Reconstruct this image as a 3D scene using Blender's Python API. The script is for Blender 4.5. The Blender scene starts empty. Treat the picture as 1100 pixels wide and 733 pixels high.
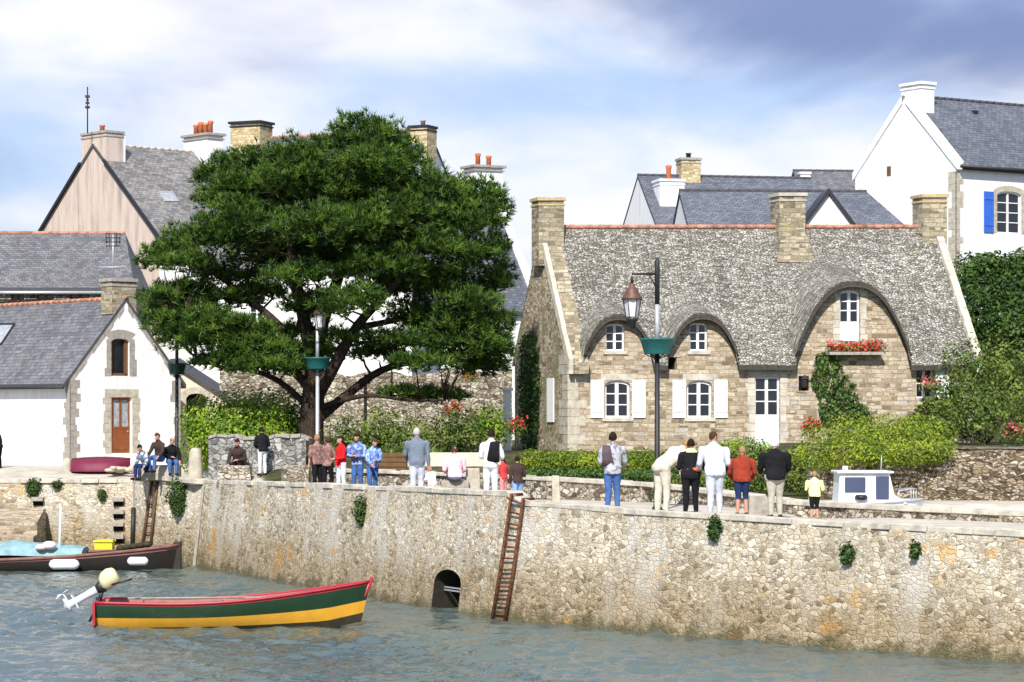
import bpy, math, random
import numpy as np
from mathutils import Vector, Matrix, noise
random.seed(7); RNG = np.random.default_rng(11)
SC = bpy.context.scene; COL = SC.collection
R = math.radians

# ------------------------------------------------------------------ camera, sky, sun, exposure
F = 2800.0; CZ = 2.2; HY = 440.0            # focal length in photo pixels, eye height above quay, horizon row
cam = bpy.data.cameras.new('camera'); camo = bpy.data.objects.new('camera', cam); COL.objects.link(camo)
camo.location = (0, 0, CZ); camo.rotation_euler = (R(90), 0, 0)
cam.sensor_width = 36; cam.lens = F / 1100 * 36; cam.shift_y = (HY - 366.5) / 1100
cam.clip_start = 1; cam.clip_end = 6000
SC.camera = camo
SC.view_settings.view_transform = 'Standard'; SC.view_settings.look = 'None'
SC.view_settings.gamma = 1; SC.view_settings.use_curve_mapping = False
SC.view_settings.exposure = 0.58
SUN = Vector((-0.17, -0.86, 0.78)).normalized()
sl = bpy.data.lights.new('sun', 'SUN'); sl.energy = 4.3; sl.angle = R(0.55); sl.color = (1.0, 0.95, 0.87)
so = bpy.data.objects.new('sun', sl); COL.objects.link(so); so.rotation_euler = SUN.to_track_quat('Z', 'Y').to_euler()
so.location = (0, 0, 60)
W = bpy.data.worlds.new('World'); SC.world = W; W.use_nodes = True
def world():
    nt = W.node_tree; N = nt.nodes; Lk = nt.links.new; N.clear()
    out = N.new('ShaderNodeOutputWorld')
    sky = N.new('ShaderNodeTexSky'); sky.sky_type = 'NISHITA'; sky.sun_disc = False
    sky.sun_elevation = math.asin(SUN.z); sky.sun_rotation = math.atan2(SUN.x, SUN.y)
    sky.air_density = 1.2; sky.dust_density = 0.6; sky.ozone_density = 2.0
    tint = N.new('ShaderNodeMix'); tint.data_type = 'RGBA'; tint.blend_type = 'MULTIPLY'; tint.inputs['Factor'].default_value = 1
    tint.inputs['B'].default_value = (0.80, 0.92, 1.18, 1); Lk(sky.outputs[0], tint.inputs['A'])
    b1 = N.new('ShaderNodeBackground'); b1.inputs['Strength'].default_value = 0.105; Lk(tint.outputs['Result'], b1.inputs['Color'])
    tc = N.new('ShaderNodeTexCoord')
    def nz(scale, detail, dist, off, st=(1, 1, 2.4), rough=.5):
        mp = N.new('ShaderNodeMapping'); mp.inputs['Scale'].default_value = st; mp.inputs['Location'].default_value = off
        Lk(tc.outputs['Generated'], mp.inputs['Vector'])
        n = N.new('ShaderNodeTexNoise'); n.inputs['Scale'].default_value = scale; n.inputs['Detail'].default_value = detail
        n.inputs['Distortion'].default_value = dist; n.inputs['Roughness'].default_value = rough; Lk(mp.outputs[0], n.inputs['Vector']); return n.outputs['Fac']
    def math_(op, a, b):
        m = N.new('ShaderNodeMath'); m.operation = op
        for i, q in enumerate((a, b)):
            if isinstance(q, (int, float)): m.inputs[i].default_value = q
            else: Lk(q, m.inputs[i])
        return m.outputs[0]
    sep = N.new('ShaderNodeSeparateXYZ'); Lk(tc.outputs['Generated'], sep.inputs[0])
    def bank(x, z, wx, wz):                     # a soft cloud bank around one direction of the sky
        dx = math_('DIVIDE', math_('SUBTRACT', sep.outputs['X'], x), wx); dz = math_('DIVIDE', math_('SUBTRACT', sep.outputs['Z'], z), wz)
        q = math_('ADD', math_('MULTIPLY', dx, dx), math_('MULTIPLY', dz, dz))
        return math_('POWER', 2.718, math_('MULTIPLY', q, -1))
    def ramp(v, a, b):
        r = N.new('ShaderNodeMapRange'); r.interpolation_type = 'SMOOTHSTEP'; r.inputs['From Min'].default_value = a; r.inputs['From Max'].default_value = b
        Lk(v, r.inputs['Value']); return r.outputs[0]
    n1 = nz(9, 5, .35, (3, 1, 7)); n2 = nz(22, 4, .3, (9, 4, 1)); n3 = nz(6, 5, .4, (1, 8, 3))
    nn = math_('ADD', math_('MULTIPLY', n1, .75), math_('MULTIPLY', n2, .25))
    white = math_('ADD', nn, math_('ADD', math_('MULTIPLY', bank(-.11, .155, .115, .040), .38), math_('MULTIPLY', bank(.07, .085, .15, .030), .24)))
    white = math_('ADD', white, math_('MULTIPLY', bank(-.19, .072, .05, .010), .22))
    white = ramp(math_('SUBTRACT', white, math_('MULTIPLY', bank(-.19, .105, .035, .028), .12)), .43, .82)
    dark = math_('ADD', n3, math_('SUBTRACT', math_('MULTIPLY', bank(.13, .145, .10, .024), .34), .10))
    dark = math_('MULTIPLY', ramp(dark, .44, .74), .95)
    # grounded cloud colours
    bw = N.new('ShaderNodeBackground'); bw.inputs['Color'].default_value = (.92, .93, 1.0, 1); bw.inputs['Strength'].default_value = .74
    bh = N.new('ShaderNodeBackground'); bh.inputs['Color'].default_value = (.54, .66, .96, 1); bh.inputs['Strength'].default_value = .61
    bd = N.new('ShaderNodeBackground'); bd.inputs['Color'].default_value = (.34, .45, .80, 1); bd.inputs['Strength'].default_value = .48
    hz = N.new('ShaderNodeMixShader'); hz.inputs[0].default_value = .72; Lk(b1.outputs[0], hz.inputs[1]); Lk(bh.outputs[0], hz.inputs[2])
    m1 = N.new('ShaderNodeMixShader'); Lk(white, m1.inputs[0]); Lk(hz.outputs[0], m1.inputs[1]); Lk(bw.outputs[0], m1.inputs[2])
    m2 = N.new('ShaderNodeMixShader'); Lk(dark, m2.inputs[0]); Lk(m1.outputs[0], m2.inputs[1]); Lk(bd.outputs[0], m2.inputs[2])
    Lk(m2.outputs[0], out.inputs['Surface'])
world()

# ------------------------------------------------------------------ helpers
def P(px, py, D): return Vector(((px - 550) / F * D, D, CZ - (py - HY) / F * D))
def XP(px, D): return (px - 550) / F * D
def ZP(py, D): return CZ - (py - HY) / F * D
def lerp(a, b, t): return a + (b - a) * t
def interp(x, xs, ys): return float(np.interp(x, xs, ys))
def sstep(a, b, x):
    t = min(1, max(0, (x - a) / (b - a))); return t * t * (3 - 2 * t)
def tag(o, label=None, cat=None, group=None, kind=None):
    if label: o['label'] = label
    if cat: o['category'] = cat
    if group: o['group'] = group
    if kind: o['kind'] = kind
    return o
def thing(name, label, cat, loc, group=None):
    o = bpy.data.objects.new(name, None); COL.objects.link(o); o.location = loc; o.empty_display_size = .2
    return tag(o, label, cat, group)
def base_of(o):
    p = Vector((0, 0, 0))
    while o: p += Vector(o.location); o = o.parent
    return p
def link_mesh(name, me, parent=None):
    o = bpy.data.objects.new(name, me); COL.objects.link(o)
    if parent: o.parent = parent
    return o
def np_mesh(name, V, Fq, mats, parent=None, mi=None, smooth=False):
    V = np.asarray(V, dtype=np.float32); Fq = np.asarray(Fq, dtype=np.int32); k = Fq.shape[1]
    b = base_of(parent)
    V = V - np.array(b, dtype=np.float32)
    me = bpy.data.meshes.new(name); me.vertices.add(len(V)); me.vertices.foreach_set('co', V.ravel())
    me.loops.add(Fq.size); me.loops.foreach_set('vertex_index', Fq.ravel())
    me.polygons.add(len(Fq)); me.polygons.foreach_set('loop_start', np.arange(0, Fq.size, k, dtype=np.int32))
    if mi is not None: me.polygons.foreach_set('material_index', np.asarray(mi, dtype=np.int32))
    if smooth: me.polygons.foreach_set('use_smooth', np.ones(len(Fq), dtype=bool))
    for m in (mats if isinstance(mats, (list, tuple)) else [mats]): me.materials.append(m)
    me.update(calc_edges=True); me.validate()
    return link_mesh(name, me, parent)

class MB:
    def __init__(s): s.v = []; s.f = []; s.m = []; s.uv = []; s.sm = []
    def face(s, pts, m=0, uv=None, smooth=False):
        i = len(s.v); s.v += [tuple(p) for p in pts]; s.f.append(tuple(range(i, i + len(pts)))); s.m.append(m); s.uv.append(uv); s.sm.append(smooth)
    def idx(s, vs, fs, m=0, smooth=False):
        i = len(s.v); s.v += [tuple(p) for p in vs]
        for f in fs: s.f.append(tuple(i + q for q in f)); s.m.append(m); s.uv.append(None); s.sm.append(smooth)
    def obox(s, c, a, b, d, m=0):                # centre and three half-axis vectors
        c, a, b, d = Vector(c), Vector(a), Vector(b), Vector(d)
        if a.cross(b).dot(d) < 0: a = -a
        vs = [c + a * i + b * j + d * k for k in (-1, 1) for j in (-1, 1) for i in (-1, 1)]
        s.idx(vs, [(0, 2, 3, 1), (4, 5, 7, 6), (0, 1, 5, 4), (2, 6, 7, 3), (0, 4, 6, 2), (1, 3, 7, 5)], m)
    def box(s, x0, x1, y0, y1, z0, z1, m=0):
        s.obox(((x0 + x1) / 2, (y0 + y1) / 2, (z0 + z1) / 2), ((x1 - x0) / 2, 0, 0), (0, (y1 - y0) / 2, 0), (0, 0, (z1 - z0) / 2), m)
    def loft(s, rings, m=0, caps=True, smooth=True, closed=True):
        n = len(rings[0]); vs = [p for r in rings for p in r]; fs = []
        for i in range(len(rings) - 1):
            for j in range(n if closed else n - 1):
                k = (j + 1) % n; fs.append((i * n + j, i * n + k, (i + 1) * n + k, (i + 1) * n + j))
        if caps and closed: fs.append(tuple(range(n - 1, -1, -1))); fs.append(tuple((len(rings) - 1) * n + j for j in range(n)))
        s.idx(vs, fs, m, smooth)
    def tube(s, pts, rad, n=8, m=0, smooth=True, sq=None):
        pts = [Vector(p) for p in pts]
        if isinstance(rad, (int, float)): rad = [rad] * len(pts)
        rings = []; up = Vector((0, 0, 1))
        for i, p in enumerate(pts):
            t = (pts[min(i + 1, len(pts) - 1)] - pts[max(i - 1, 0)]).normalized()
            if abs(t.dot(up)) > .97: a = Vector((1, 0, 0))
            else: a = up.cross(t).normalized()
            if rings and a.dot(pa) < 0: a = -a
            pa = a; b = t.cross(a).normalized()
            rings.append([p + (a * math.cos(q) + b * math.sin(q)) * rad[i] for q in [2 * math.pi * (j + (.5 if n == 4 else 0)) / n for j in range(n)]])
        s.loft(rings, m, True, smooth)
    def lathe(s, c, prof, n=16, m=0, smooth=True):
        c = Vector(c); s.loft([[c + Vector((math.cos(2 * math.pi * j / n) * r, math.sin(2 * math.pi * j / n) * r, z)) for j in range(n)] for r, z in prof], m, True, smooth)
    def ell(s, c, r, seg=10, m=0, M=None):
        c = Vector(c); rings = []
        for i in range(1, seg):
            t = math.pi * i / seg; ring = []
            for j in range(seg + 2):
                q = 2 * math.pi * j / (seg + 2); v = Vector((r[0] * math.sin(t) * math.cos(q), r[1] * math.sin(t) * math.sin(q), -r[2] * math.cos(t)))
                ring.append(c + (M @ v if M else v))
            rings.append(ring)
        s.loft(rings, m, True, True)
    def build(s, name, mats, parent=None, bevel=0):
        b = base_of(parent); me = bpy.data.meshes.new(name)
        me.from_pydata([(p[0] - b.x, p[1] - b.y, p[2] - b.z) for p in s.v], [], s.f)
        for m in (mats if isinstance(mats, (list, tuple)) else [mats]): me.materials.append(m)
        me.polygons.foreach_set('material_index', s.m); me.polygons.foreach_set('use_smooth', s.sm)
        uvl = me.uv_layers.new(name='UVMap'); out = []
        for f, uv in zip(s.f, s.uv):
            if uv: out += [c for q in uv for c in q]; continue
            ps = [Vector(s.v[i]) for i in f]; nr = Vector((0, 0, 0))
            for i in range(len(ps)):
                p, q = ps[i], ps[(i + 1) % len(ps)]
                nr += Vector(((p.y - q.y) * (p.z + q.z), (p.z - q.z) * (p.x + q.x), (p.x - q.x) * (p.y + q.y)))
            if nr.length < 1e-12: nr = Vector((0, 0, 1))
            nr.normalize(); t = Vector((1, 0, 0)) if abs(nr.z) > .98 else Vector((0, 0, 1)).cross(nr).normalized()
            bt = nr.cross(t)
            for p in ps: out += [p.dot(t), p.dot(bt)]
        uvl.data.foreach_set('uv', out); me.update()
        o = link_mesh(name, me, parent)
        if bevel:
            bv = o.modifiers.new('bevel', 'BEVEL'); bv.width = bevel; bv.segments = 2; bv.limit_method = 'ANGLE'; bv.angle_limit = R(40)
        return o

# ------------------------------------------------------------------ materials
class NT:
    def __init__(s, name, rough=.8, spec=.3):
        s.mat = bpy.data.materials.new(name); s.mat.use_nodes = True; s.nt = s.mat.node_tree; s.N = s.nt.nodes; s.L = s.nt.links.new
        s.b = s.N['Principled BSDF']; s.b.inputs['Roughness'].default_value = rough; s.b.inputs['Specular IOR Level'].default_value = spec
        s.tc = s.N.new('ShaderNodeTexCoord'); s.geo = s.N.new('ShaderNodeNewGeometry')
    def put(s, sock, v):
        if isinstance(v, (int, float)): sock.default_value = v
        elif isinstance(v, tuple): sock.default_value = v if len(v) == 4 or sock.type == 'VECTOR' else (*v, 1)
        else: s.L(v, sock)
    def map(s, v, sc=(1, 1, 1), loc=(0, 0, 0)):
        m = s.N.new('ShaderNodeMapping'); m.inputs['Scale'].default_value = sc; m.inputs['Location'].default_value = loc; s.L(v, m.inputs[0]); return m.outputs[0]
    def noise(s, v, scale, detail=4, rough=.55, dist=0, out='Fac'):
        n = s.N.new('ShaderNodeTexNoise'); n.inputs['Scale'].default_value = scale; n.inputs['Detail'].default_value = detail
        n.inputs['Roughness'].default_value = rough; n.inputs['Distortion'].default_value = dist; s.L(v, n.inputs['Vector']); return n.outputs[out]
    def ramp(s, v, stops, interp='LINEAR'):
        r = s.N.new('ShaderNodeValToRGB'); r.color_ramp.interpolation = interp; e = r.color_ramp.elements
        while len(e) < len(stops): e.new(.5)
        for q, (p, c) in zip(e, stops): q.position = p; q.color = (*c, 1) if isinstance(c, tuple) else (c, c, c, 1)
        s.L(v, r.inputs[0]); return r.outputs[0]
    def mix(s, f, a, b, mode='MIX'):
        m = s.N.new('ShaderNodeMix'); m.data_type = 'RGBA'; m.blend_type = mode; s.put(m.inputs['Factor'], f); s.put(m.inputs['A'], a); s.put(m.inputs['B'], b); return m.outputs['Result']
    def m(s, op, a, b=0.):
        q = s.N.new('ShaderNodeMath'); q.operation = op; s.put(q.inputs[0], a); s.put(q.inputs[1], b); return q.outputs[0]
    def step(s, v, a, b):
        r = s.N.new('ShaderNodeMapRange'); r.interpolation_type = 'SMOOTHSTEP'; r.inputs['From Min'].default_value = a; r.inputs['From Max'].default_value = b; s.put(r.inputs['Value'], v); return r.outputs[0]
    def vor(s, v, scale, feat='F1', rnd=1., out='Color', dims='3D'):
        n = s.N.new('ShaderNodeTexVoronoi'); n.voronoi_dimensions = dims; n.feature = feat; n.inputs['Scale'].default_value = scale; n.inputs['Randomness'].default_value = rnd; s.L(v, n.inputs['Vector']); return n.outputs[out]
    def vadd(s, a, b, k):
        q = s.N.new('ShaderNodeVectorMath'); q.operation = 'MULTIPLY_ADD'; s.L(b, q.inputs[0]); q.inputs[1].default_value = (k, k, k); s.L(a, q.inputs[2]); return q.outputs[0]
    def bump(s, h, st=.5, d=.02):
        q = s.N.new('ShaderNodeBump'); q.inputs['Strength'].default_value = st; q.inputs['Distance'].default_value = d; s.L(h, q.inputs['Height']); s.L(q.outputs[0], s.b.inputs['Normal'])
    def col(s, c): s.put(s.b.inputs['Base Color'], c)
    def chan(s, c, i=0):
        q = s.N.new('ShaderNodeSeparateColor'); s.L(c, q.inputs[0]); return q.outputs[i]
    def sep(s, v, i):
        q = s.N.new('ShaderNodeSeparateXYZ'); s.L(v, q.inputs[0]); return q.outputs[i]

def rubble(name, stops, mortar, scale=3.4, squash=1.5, mw=.05, stain=None, tidal=False, lichen=False, bump=.9, coursed=0., pitk=.22):
    k = NT(name, .92, .15); uv = k.tc.outputs['UV']
    w = k.vadd(uv, k.noise(uv, 2.2, 3, out='Color'), .13); w = k.vadd(w, k.noise(uv, 6.5, 3, out='Color'), .10); w = k.vadd(w, k.noise(uv, 20, 2, out='Color'), .03)
    mp = k.map(w, (1, squash, 1))
    c = k.vor(mp, scale, 'F1', .9, dims='2D'); e = k.vor(mp, scale, 'DISTANCE_TO_EDGE', .9, 'Distance', dims='2D')
    c2 = k.vor(mp, scale * 1.9, 'F1', 1, dims='2D'); e2 = k.vor(mp, scale * 1.9, 'DISTANCE_TO_EDGE', 1, 'Distance', dims='2D')
    ms = k.step(k.noise(uv, 1.7, 3, .6), .50, .54)
    cv = k.m('ADD', k.m('MULTIPLY', k.chan(c, 0), k.m('SUBTRACT', 1, ms)), k.m('MULTIPLY', k.chan(c2, 0), ms))
    e = k.m('ADD', k.m('MULTIPLY', e, k.m('SUBTRACT', 1, ms)), k.m('MULTIPLY', k.m('MULTIPLY', e2, 1.), ms))
    e = k.m('ADD', e, k.m('MULTIPLY', k.m('SUBTRACT', k.noise(uv, 13, 5, .75), .5), .26))
    col = k.ramp(cv, stops)
    n = k.noise(uv, 26, 5, .7); col = k.mix(.75, col, k.ramp(n, [(.25, .55), (.5, 1.), (.75, 1.45)]), 'MULTIPLY')
    mm = k.m('SUBTRACT', 1, k.step(e, mw * .25, mw)); pit = k.step(k.noise(uv, 4.2, 5, .7), .47, .60)
    col = k.mix(mm, col, k.mix(pit, mortar, tuple(q * pitk for q in mortar)))
    col = k.mix(.85, col, k.ramp(k.noise(uv, 8.5, 6, .85), [(.34, .50), (.48, .98), (.55, 1.05), (.68, 1.5)]), 'MULTIPLY')
    big = k.noise(uv, .55, 4, .6); col = k.mix(.7, col, k.ramp(big, [(.3, .72), (.5, 1.), (.72, 1.28)]), 'MULTIPLY')
    if stain:
        col = k.mix(k.m('MULTIPLY', k.step(k.noise(k.map(uv, (1, .35, 1), (4, 2, 0)), .9, 6, .7), .47, .62), .8), col, stain)
    if lichen:
        col = k.mix(k.m('MULTIPLY', k.step(k.noise(k.map(uv, (1, 1, 1), (14, 7, 0)), .75, 6, .72), .575, .64), .75), col, (.60, .36, .13))
    if tidal:
        z = k.sep(k.geo.outputs['Position'], 2); zz = k.m('ADD', z, k.m('MULTIPLY', k.noise(uv, 1.4, 5, .65), 1.5))
        col = k.mix(k.m('MULTIPLY', k.m('SUBTRACT', 1, k.step(zz, -1.7, -.1)), .9), col, k.mix(1., col, (.62, .54, .42), 'MULTIPLY'))
        col = k.mix(k.m('SUBTRACT', 1, k.step(zz, -2.05, -1.7)), col, k.mix(.75, col, (.075, .07, .03)))
    k.col(col)
    h = k.m('ADD', k.step(e, 0, mw * 2.2), k.m('MULTIPLY', n, .5)); k.bump(h, bump, .05)
    return k.mat
def ashlar(name, cols, mortar, bw=.42, rh=.2, stain=None):
    k = NT(name, .9, .15); uv = k.tc.outputs['UV']
    w = k.vadd(uv, k.noise(uv, 1.6, 3, out='Color'), .10); w = k.vadd(w, k.noise(uv, 9, 2, out='Color'), .025)
    def br(bw_, rh_, off):
        b = k.N.new('ShaderNodeTexBrick'); b.inputs['Scale'].default_value = 1; b.inputs['Mortar Size'].default_value = .012; b.inputs['Mortar Smooth'].default_value = .4
        b.inputs['Brick Width'].default_value = bw_; b.inputs['Row Height'].default_value = rh_; b.offset = .4; b.squash = 1.35; b.squash_frequency = 3
        b.inputs['Color1'].default_value = (0, 0, 0, 1); b.inputs['Color2'].default_value = (1, 1, 1, 1); b.inputs['Mortar'].default_value = (.5, .5, .5, 1)
        k.L(k.map(w, (1, 1, 1), off), b.inputs['Vector']); return b
    b = br(bw, rh, (.3, .1, 0)); b2 = br(bw * .58, rh, (1.7, .1, 0)); ms = k.step(k.noise(k.map(uv, (.6, 3.2, 1)), 1.3, 2), .49, .51)
    cc = k.mix(ms, b.outputs['Color'], b2.outputs['Color']); fac = k.chan(k.mix(ms, b.outputs['Fac'], b2.outputs['Fac']))
    col = k.ramp(cc, cols); col = k.mix(.7, col, k.ramp(k.noise(uv, 10, 5, .8), [(.35, .62), (.5, 1.), (.66, 1.35)]), 'MULTIPLY')
    col = k.mix(.55, col, k.ramp(k.noise(uv, 22, 5, .7), [(.25, .6), (.5, 1.), (.75, 1.4)]), 'MULTIPLY')
    col = k.mix(.6, col, k.ramp(k.noise(uv, .8, 4, .6), [(.3, .75), (.5, 1.), (.7, 1.22)]), 'MULTIPLY')
    col = k.mix(k.m('MULTIPLY', fac, .8), col, mortar)
    if stain: col = k.mix(k.m('MULTIPLY', k.step(k.noise(k.map(uv, (1, 1, 1), (3, 9, 0)), 1.1, 5, .7), .55, .68), .7), col, stain)
    k.col(col); k.bump(k.m('ADD', k.m('SUBTRACT', 1, fac), k.m('MULTIPLY', k.noise(uv, 18, 4), .9)), .8, .03)
    return k.mat
def slates(name, dark, light, rh=.16, moss=None, contrast=1.):
    k = NT(name, .55, .45); uv = k.tc.outputs['UV']; w = k.vadd(uv, k.noise(uv, 3, 2, out='Color'), .02)
    b = k.N.new('ShaderNodeTexBrick'); b.inputs['Scale'].default_value = 1; b.inputs['Mortar Size'].default_value = .008; b.inputs['Mortar Smooth'].default_value = .2
    b.inputs['Brick Width'].default_value = rh * 1.5; b.inputs['Row Height'].default_value = rh
    b.inputs['Color1'].default_value = (*dark, 1); b.inputs['Color2'].default_value = (*light, 1); b.inputs['Mortar'].default_value = tuple(q * .35 for q in dark) + (1,)
    k.L(w, b.inputs['Vector']); col = b.outputs['Color']
    col = k.mix(.75 * contrast, col, k.ramp(k.noise(uv, 7, 5, .75), [(.3, .6), (.5, 1.), (.7, 1.5)]), 'MULTIPLY')
    col = k.mix(.8, col, k.ramp(k.noise(k.map(uv, (1, .4, 1)), .7, 4, .6), [(.3, .8), (.5, 1.), (.7, 1.2)]), 'MULTIPLY')
    if moss: col = k.mix(k.m('MULTIPLY', k.step(k.noise(uv, 2.6, 6, .75), .54, .66), .7), col, moss)
    k.col(col); k.put(k.b.inputs['Roughness'], .6); k.bump(k.m('ADD', k.m('SUBTRACT', 1, b.outputs['Fac']), k.noise(uv, 20, 3)), .6, .02)
    return k.mat
def lauze():
    k = NT('weathered_roof_stone', .95, .1); uv = k.tc.outputs['UV']; w = k.vadd(uv, k.noise(uv, 6, 3, out='Color'), .05)
    mp = k.map(w, (1, 1.9, 1)); c = k.vor(mp, 8.5, 'F1', 1, dims='2D'); e = k.vor(mp, 8.5, 'DISTANCE_TO_EDGE', 1, 'Distance', dims='2D')
    col = k.ramp(k.chan(c, 0), [(0, (.15, .14, .115)), (.3, (.245, .23, .195)), (.55, (.33, .312, .27)), (.8, (.41, .39, .345)), (1, (.54, .52, .47))])
    col = k.mix(.9, col, k.ramp(k.noise(uv, 13, 5, .8), [(.3, .62), (.5, 1.), (.68, 1.4)]), 'MULTIPLY')
    col = k.mix(k.m('SUBTRACT', 1, k.step(e, .0, .07)), col, (.08, .072, .058))
    col = k.mix(.8, col, k.ramp(k.noise(k.map(uv, (1, .5, 1)), .8, 4, .6), [(.3, .72), (.5, 1.), (.7, 1.25)]), 'MULTIPLY')
    col = k.mix(k.m('MULTIPLY', k.step(k.noise(uv, 1.3, 6, .75), .58, .70), .35), col, (.24, .24, .09))
    k.col(col); k.bump(k.m('ADD', k.step(e, 0, .12), k.m('MULTIPLY', k.noise(uv, 18, 4, .7), .8)), 1., .05); return k.mat
def plain(name, c, rough=.6, spec=.4, var=.18, sc=6., metal=0., bump=0.):
    k = NT(name, rough, spec); p = k.tc.outputs['Object']
    k.col(k.mix(1., c, k.ramp(k.noise(p, sc, 5, .65), [(.25, 1 - var), (.5, 1.), (.75, 1 + var)]), 'MULTIPLY')); k.b.inputs['Metallic'].default_value = metal
    if bump: k.bump(k.noise(p, sc * 4, 4), bump, .01)
    return k.mat
def plaster(name, c, stain, amt=.5, streak=True, sc=1.):
    k = NT(name, .9, .15); uv = k.tc.outputs['UV']
    s1 = k.noise(k.map(uv, (2.2 * sc, .22 * sc, 1)) if streak else uv, 1.2, 6, .7)
    col = k.mix(k.m('MULTIPLY', k.step(s1, .42, .75), amt), c, stain)
    col = k.mix(.5, col, k.ramp(k.noise(uv, 9, 5, .7), [(.3, .9), (.5, 1.), (.7, 1.06)]), 'MULTIPLY')
    k.col(col); k.bump(k.noise(uv, 30, 4), .25, .01); return k.mat
def leafm(name, dark, light, hi=None, trans=.25):
    k = NT(name, .55, .3); rnd = k.geo.outputs['Random Per Island']; p = k.geo.outputs['Position']
    col = k.ramp(rnd, [(0, dark), (.55, tuple(lerp(a, b, .5) for a, b in zip(dark, light))), (1, light)])
    if hi: col = k.mix(k.m('MULTIPLY', k.step(k.noise(p, 1.6, 3), .42, .62), .8), col, hi)
    k.col(col)
    tr = k.N.new('ShaderNodeBsdfTranslucent'); k.L(k.b.inputs['Base Color'].links[0].from_socket, tr.inputs['Color'])
    mx = k.N.new('ShaderNodeMixShader'); mx.inputs[0].default_value = trans; k.L(k.b.outputs[0], mx.inputs[1]); k.L(tr.outputs[0], mx.inputs[2])
    k.L(mx.outputs[0], k.N['Material Output'].inputs['Surface']); return k.mat
def watermat():
    k = NT('sea_water', .09, .5); k.b.inputs['IOR'].default_value = 1.33; p = k.geo.outputs['Position']
    near = k.noise(k.map(p, (.25, .12, 1)), 1., 3)
    k.col(k.mix(k.step(near, .35, .65), (.075, .108, .108), (.10, .125, .100)))
    a = k.noise(k.map(p, (.9, .42, 1)), 1.6, 4, .6, .6); b = k.noise(k.map(p, (1.0, .6, 1), (5, 3, 0)), 4.5, 4, .6, .3)
    h = k.m('ADD', k.m('MULTIPLY', a, .9), k.m('MULTIPLY', b, .32)); k.bump(h, .9, .13)
    return k.mat
def bark():
    k = NT('pine_bark', .95, .1); p = k.tc.outputs['Object']; n = k.noise(k.map(p, (5, 5, 1.2)), 1.6, 6, .7)
    k.col(k.ramp(n, [(.3, (.018, .013, .01)), (.55, (.055, .04, .03)), (.75, (.11, .085, .065))])); k.bump(n, 1., .08); return k.mat
def groundm():
    k = NT('pale_quay_ground', .95, .1); p = k.geo.outputs['Position']
    col = k.ramp(k.noise(p, 1.3, 6, .65), [(.3, (.36, .32, .25)), (.5, (.48, .44, .36)), (.7, (.58, .54, .46))])
    D = k.sep(p, 1); g = k.m('MAXIMUM', k.step(k.m('ADD', D, k.m('MULTIPLY', k.noise(p, .3, 4), 6)), 99, 104), k.m('MULTIPLY', k.step(k.sep(p, 0), -8.6, -7.6), k.step(k.m('ADD', k.m('ADD', D, k.m('MULTIPLY', k.m('MINIMUM', k.m('ADD', k.sep(p, 0), 5.), 0.), 4.)), k.m('MULTIPLY', k.noise(p, .6, 4), 2)), 71, 72)))
    col = k.mix(g, col, k.ramp(k.noise(p, 2, 5), [(.3, (.025, .03, .012)), (.5, (.06, .06, .03)), (.7, (.10, .11, .035))]))
    k.col(col); k.bump(k.noise(p, 25, 4), .5, .02); return k.mat

M = {}
M['sea_wall'] = rubble('sea_wall_rubble', [(0, (.20, .16, .11)), (.15, (.35, .29, .20)), (.45, (.47, .405, .295)), (.8, (.55, .49, .375)), (1, (.67, .62, .51))], (.52, .46, .345), 5.4, 1.75, .075, stain=(.56, .53, .47), tidal=True, lichen=True, bump=.55, pitk=.40)
M['rubble'] = rubble('garden_rubble', [(0, (.10, .08, .06)), (.25, (.26, .21, .15)), (.55, (.40, .35, .27)), (1, (.62, .57, .48))], (.28, .24, .18), 4.6, 1.9, .07)
M['rubble_brown'] = rubble('brown_rubble', [(0, (.06, .045, .03)), (.3, (.16, .12, .075)), (.6, (.30, .24, .16)), (1, (.50, .45, .37))], (.13, .10, .07), 4.6, 2.7, .07)
M['rubble_grey'] = rubble('grey_rubble', [(0, (.10, .10, .09)), (.4, (.26, .26, .24)), (1, (.5, .49, .45))], (.30, .29, .26), 4., 1.5, .06)
M['cottage'] = ashlar('cottage_granite', [(0, (.17, .13, .085)), (.25, (.33, .26, .175)), (.6, (.43, .355, .25)), (.85, (.52, .45, .34)), (1, (.38, .36, .32))], (.36, .30, .22), .34, .15, stain=(.38, .31, .22))
M['gable'] = rubble('gable_rubble', [(0, (.17, .13, .08)), (.35, (.36, .29, .19)), (.7, (.48, .41, .29)), (1, (.58, .53, .42))], (.46, .40, .30), 4.2, 1.7, .055, stain=(.22, .23, .12))
M['chimney'] = ashlar('chimney_granite', [(0, (.15, .125, .085)), (.4, (.30, .255, .18)), (.8, (.40, .36, .27)), (1, (.48, .41, .26))], (.28, .24, .17), .34, .16, stain=(.42, .36, .17))
M['chimney_ochre'] = ashlar('ochre_chimney_stone', [(0, (.34, .25, .12)), (.5, (.54, .43, .24)), (1, (.66, .57, .38))], (.50, .42, .28), .3, .14)
M['quoin'] = plain('pale_dressed_granite', (.44, .40, .32), .9, .15, .35, 5, bump=.4)
M['quoin_dark'] = plain('grey_dressed_granite', (.33, .30, .26), .9, .15, .35, 6, bump=.4)
M['coping'] = plain('pale_coping_stone', (.50, .46, .38), .9, .15, .45, 2.6, bump=.7)
M['coping_ochre'] = plain('lichened_verge_stone', (.46, .36, .20), .9, .15, .4, 4, bump=.4)
M['lauze'] = lauze()
M['thatch_edge'] = plain('dark_roof_edge', (.07, .065, .055), .95, .1, .4, 8, bump=.5)
M['slate'] = slates('grey_slate', (.095, .095, .105), (.18, .178, .185), moss=(.22, .19, .15))
M['slate_blue'] = slates('blue_slate', (.085, .095, .118), (.145, .155, .178))
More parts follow.
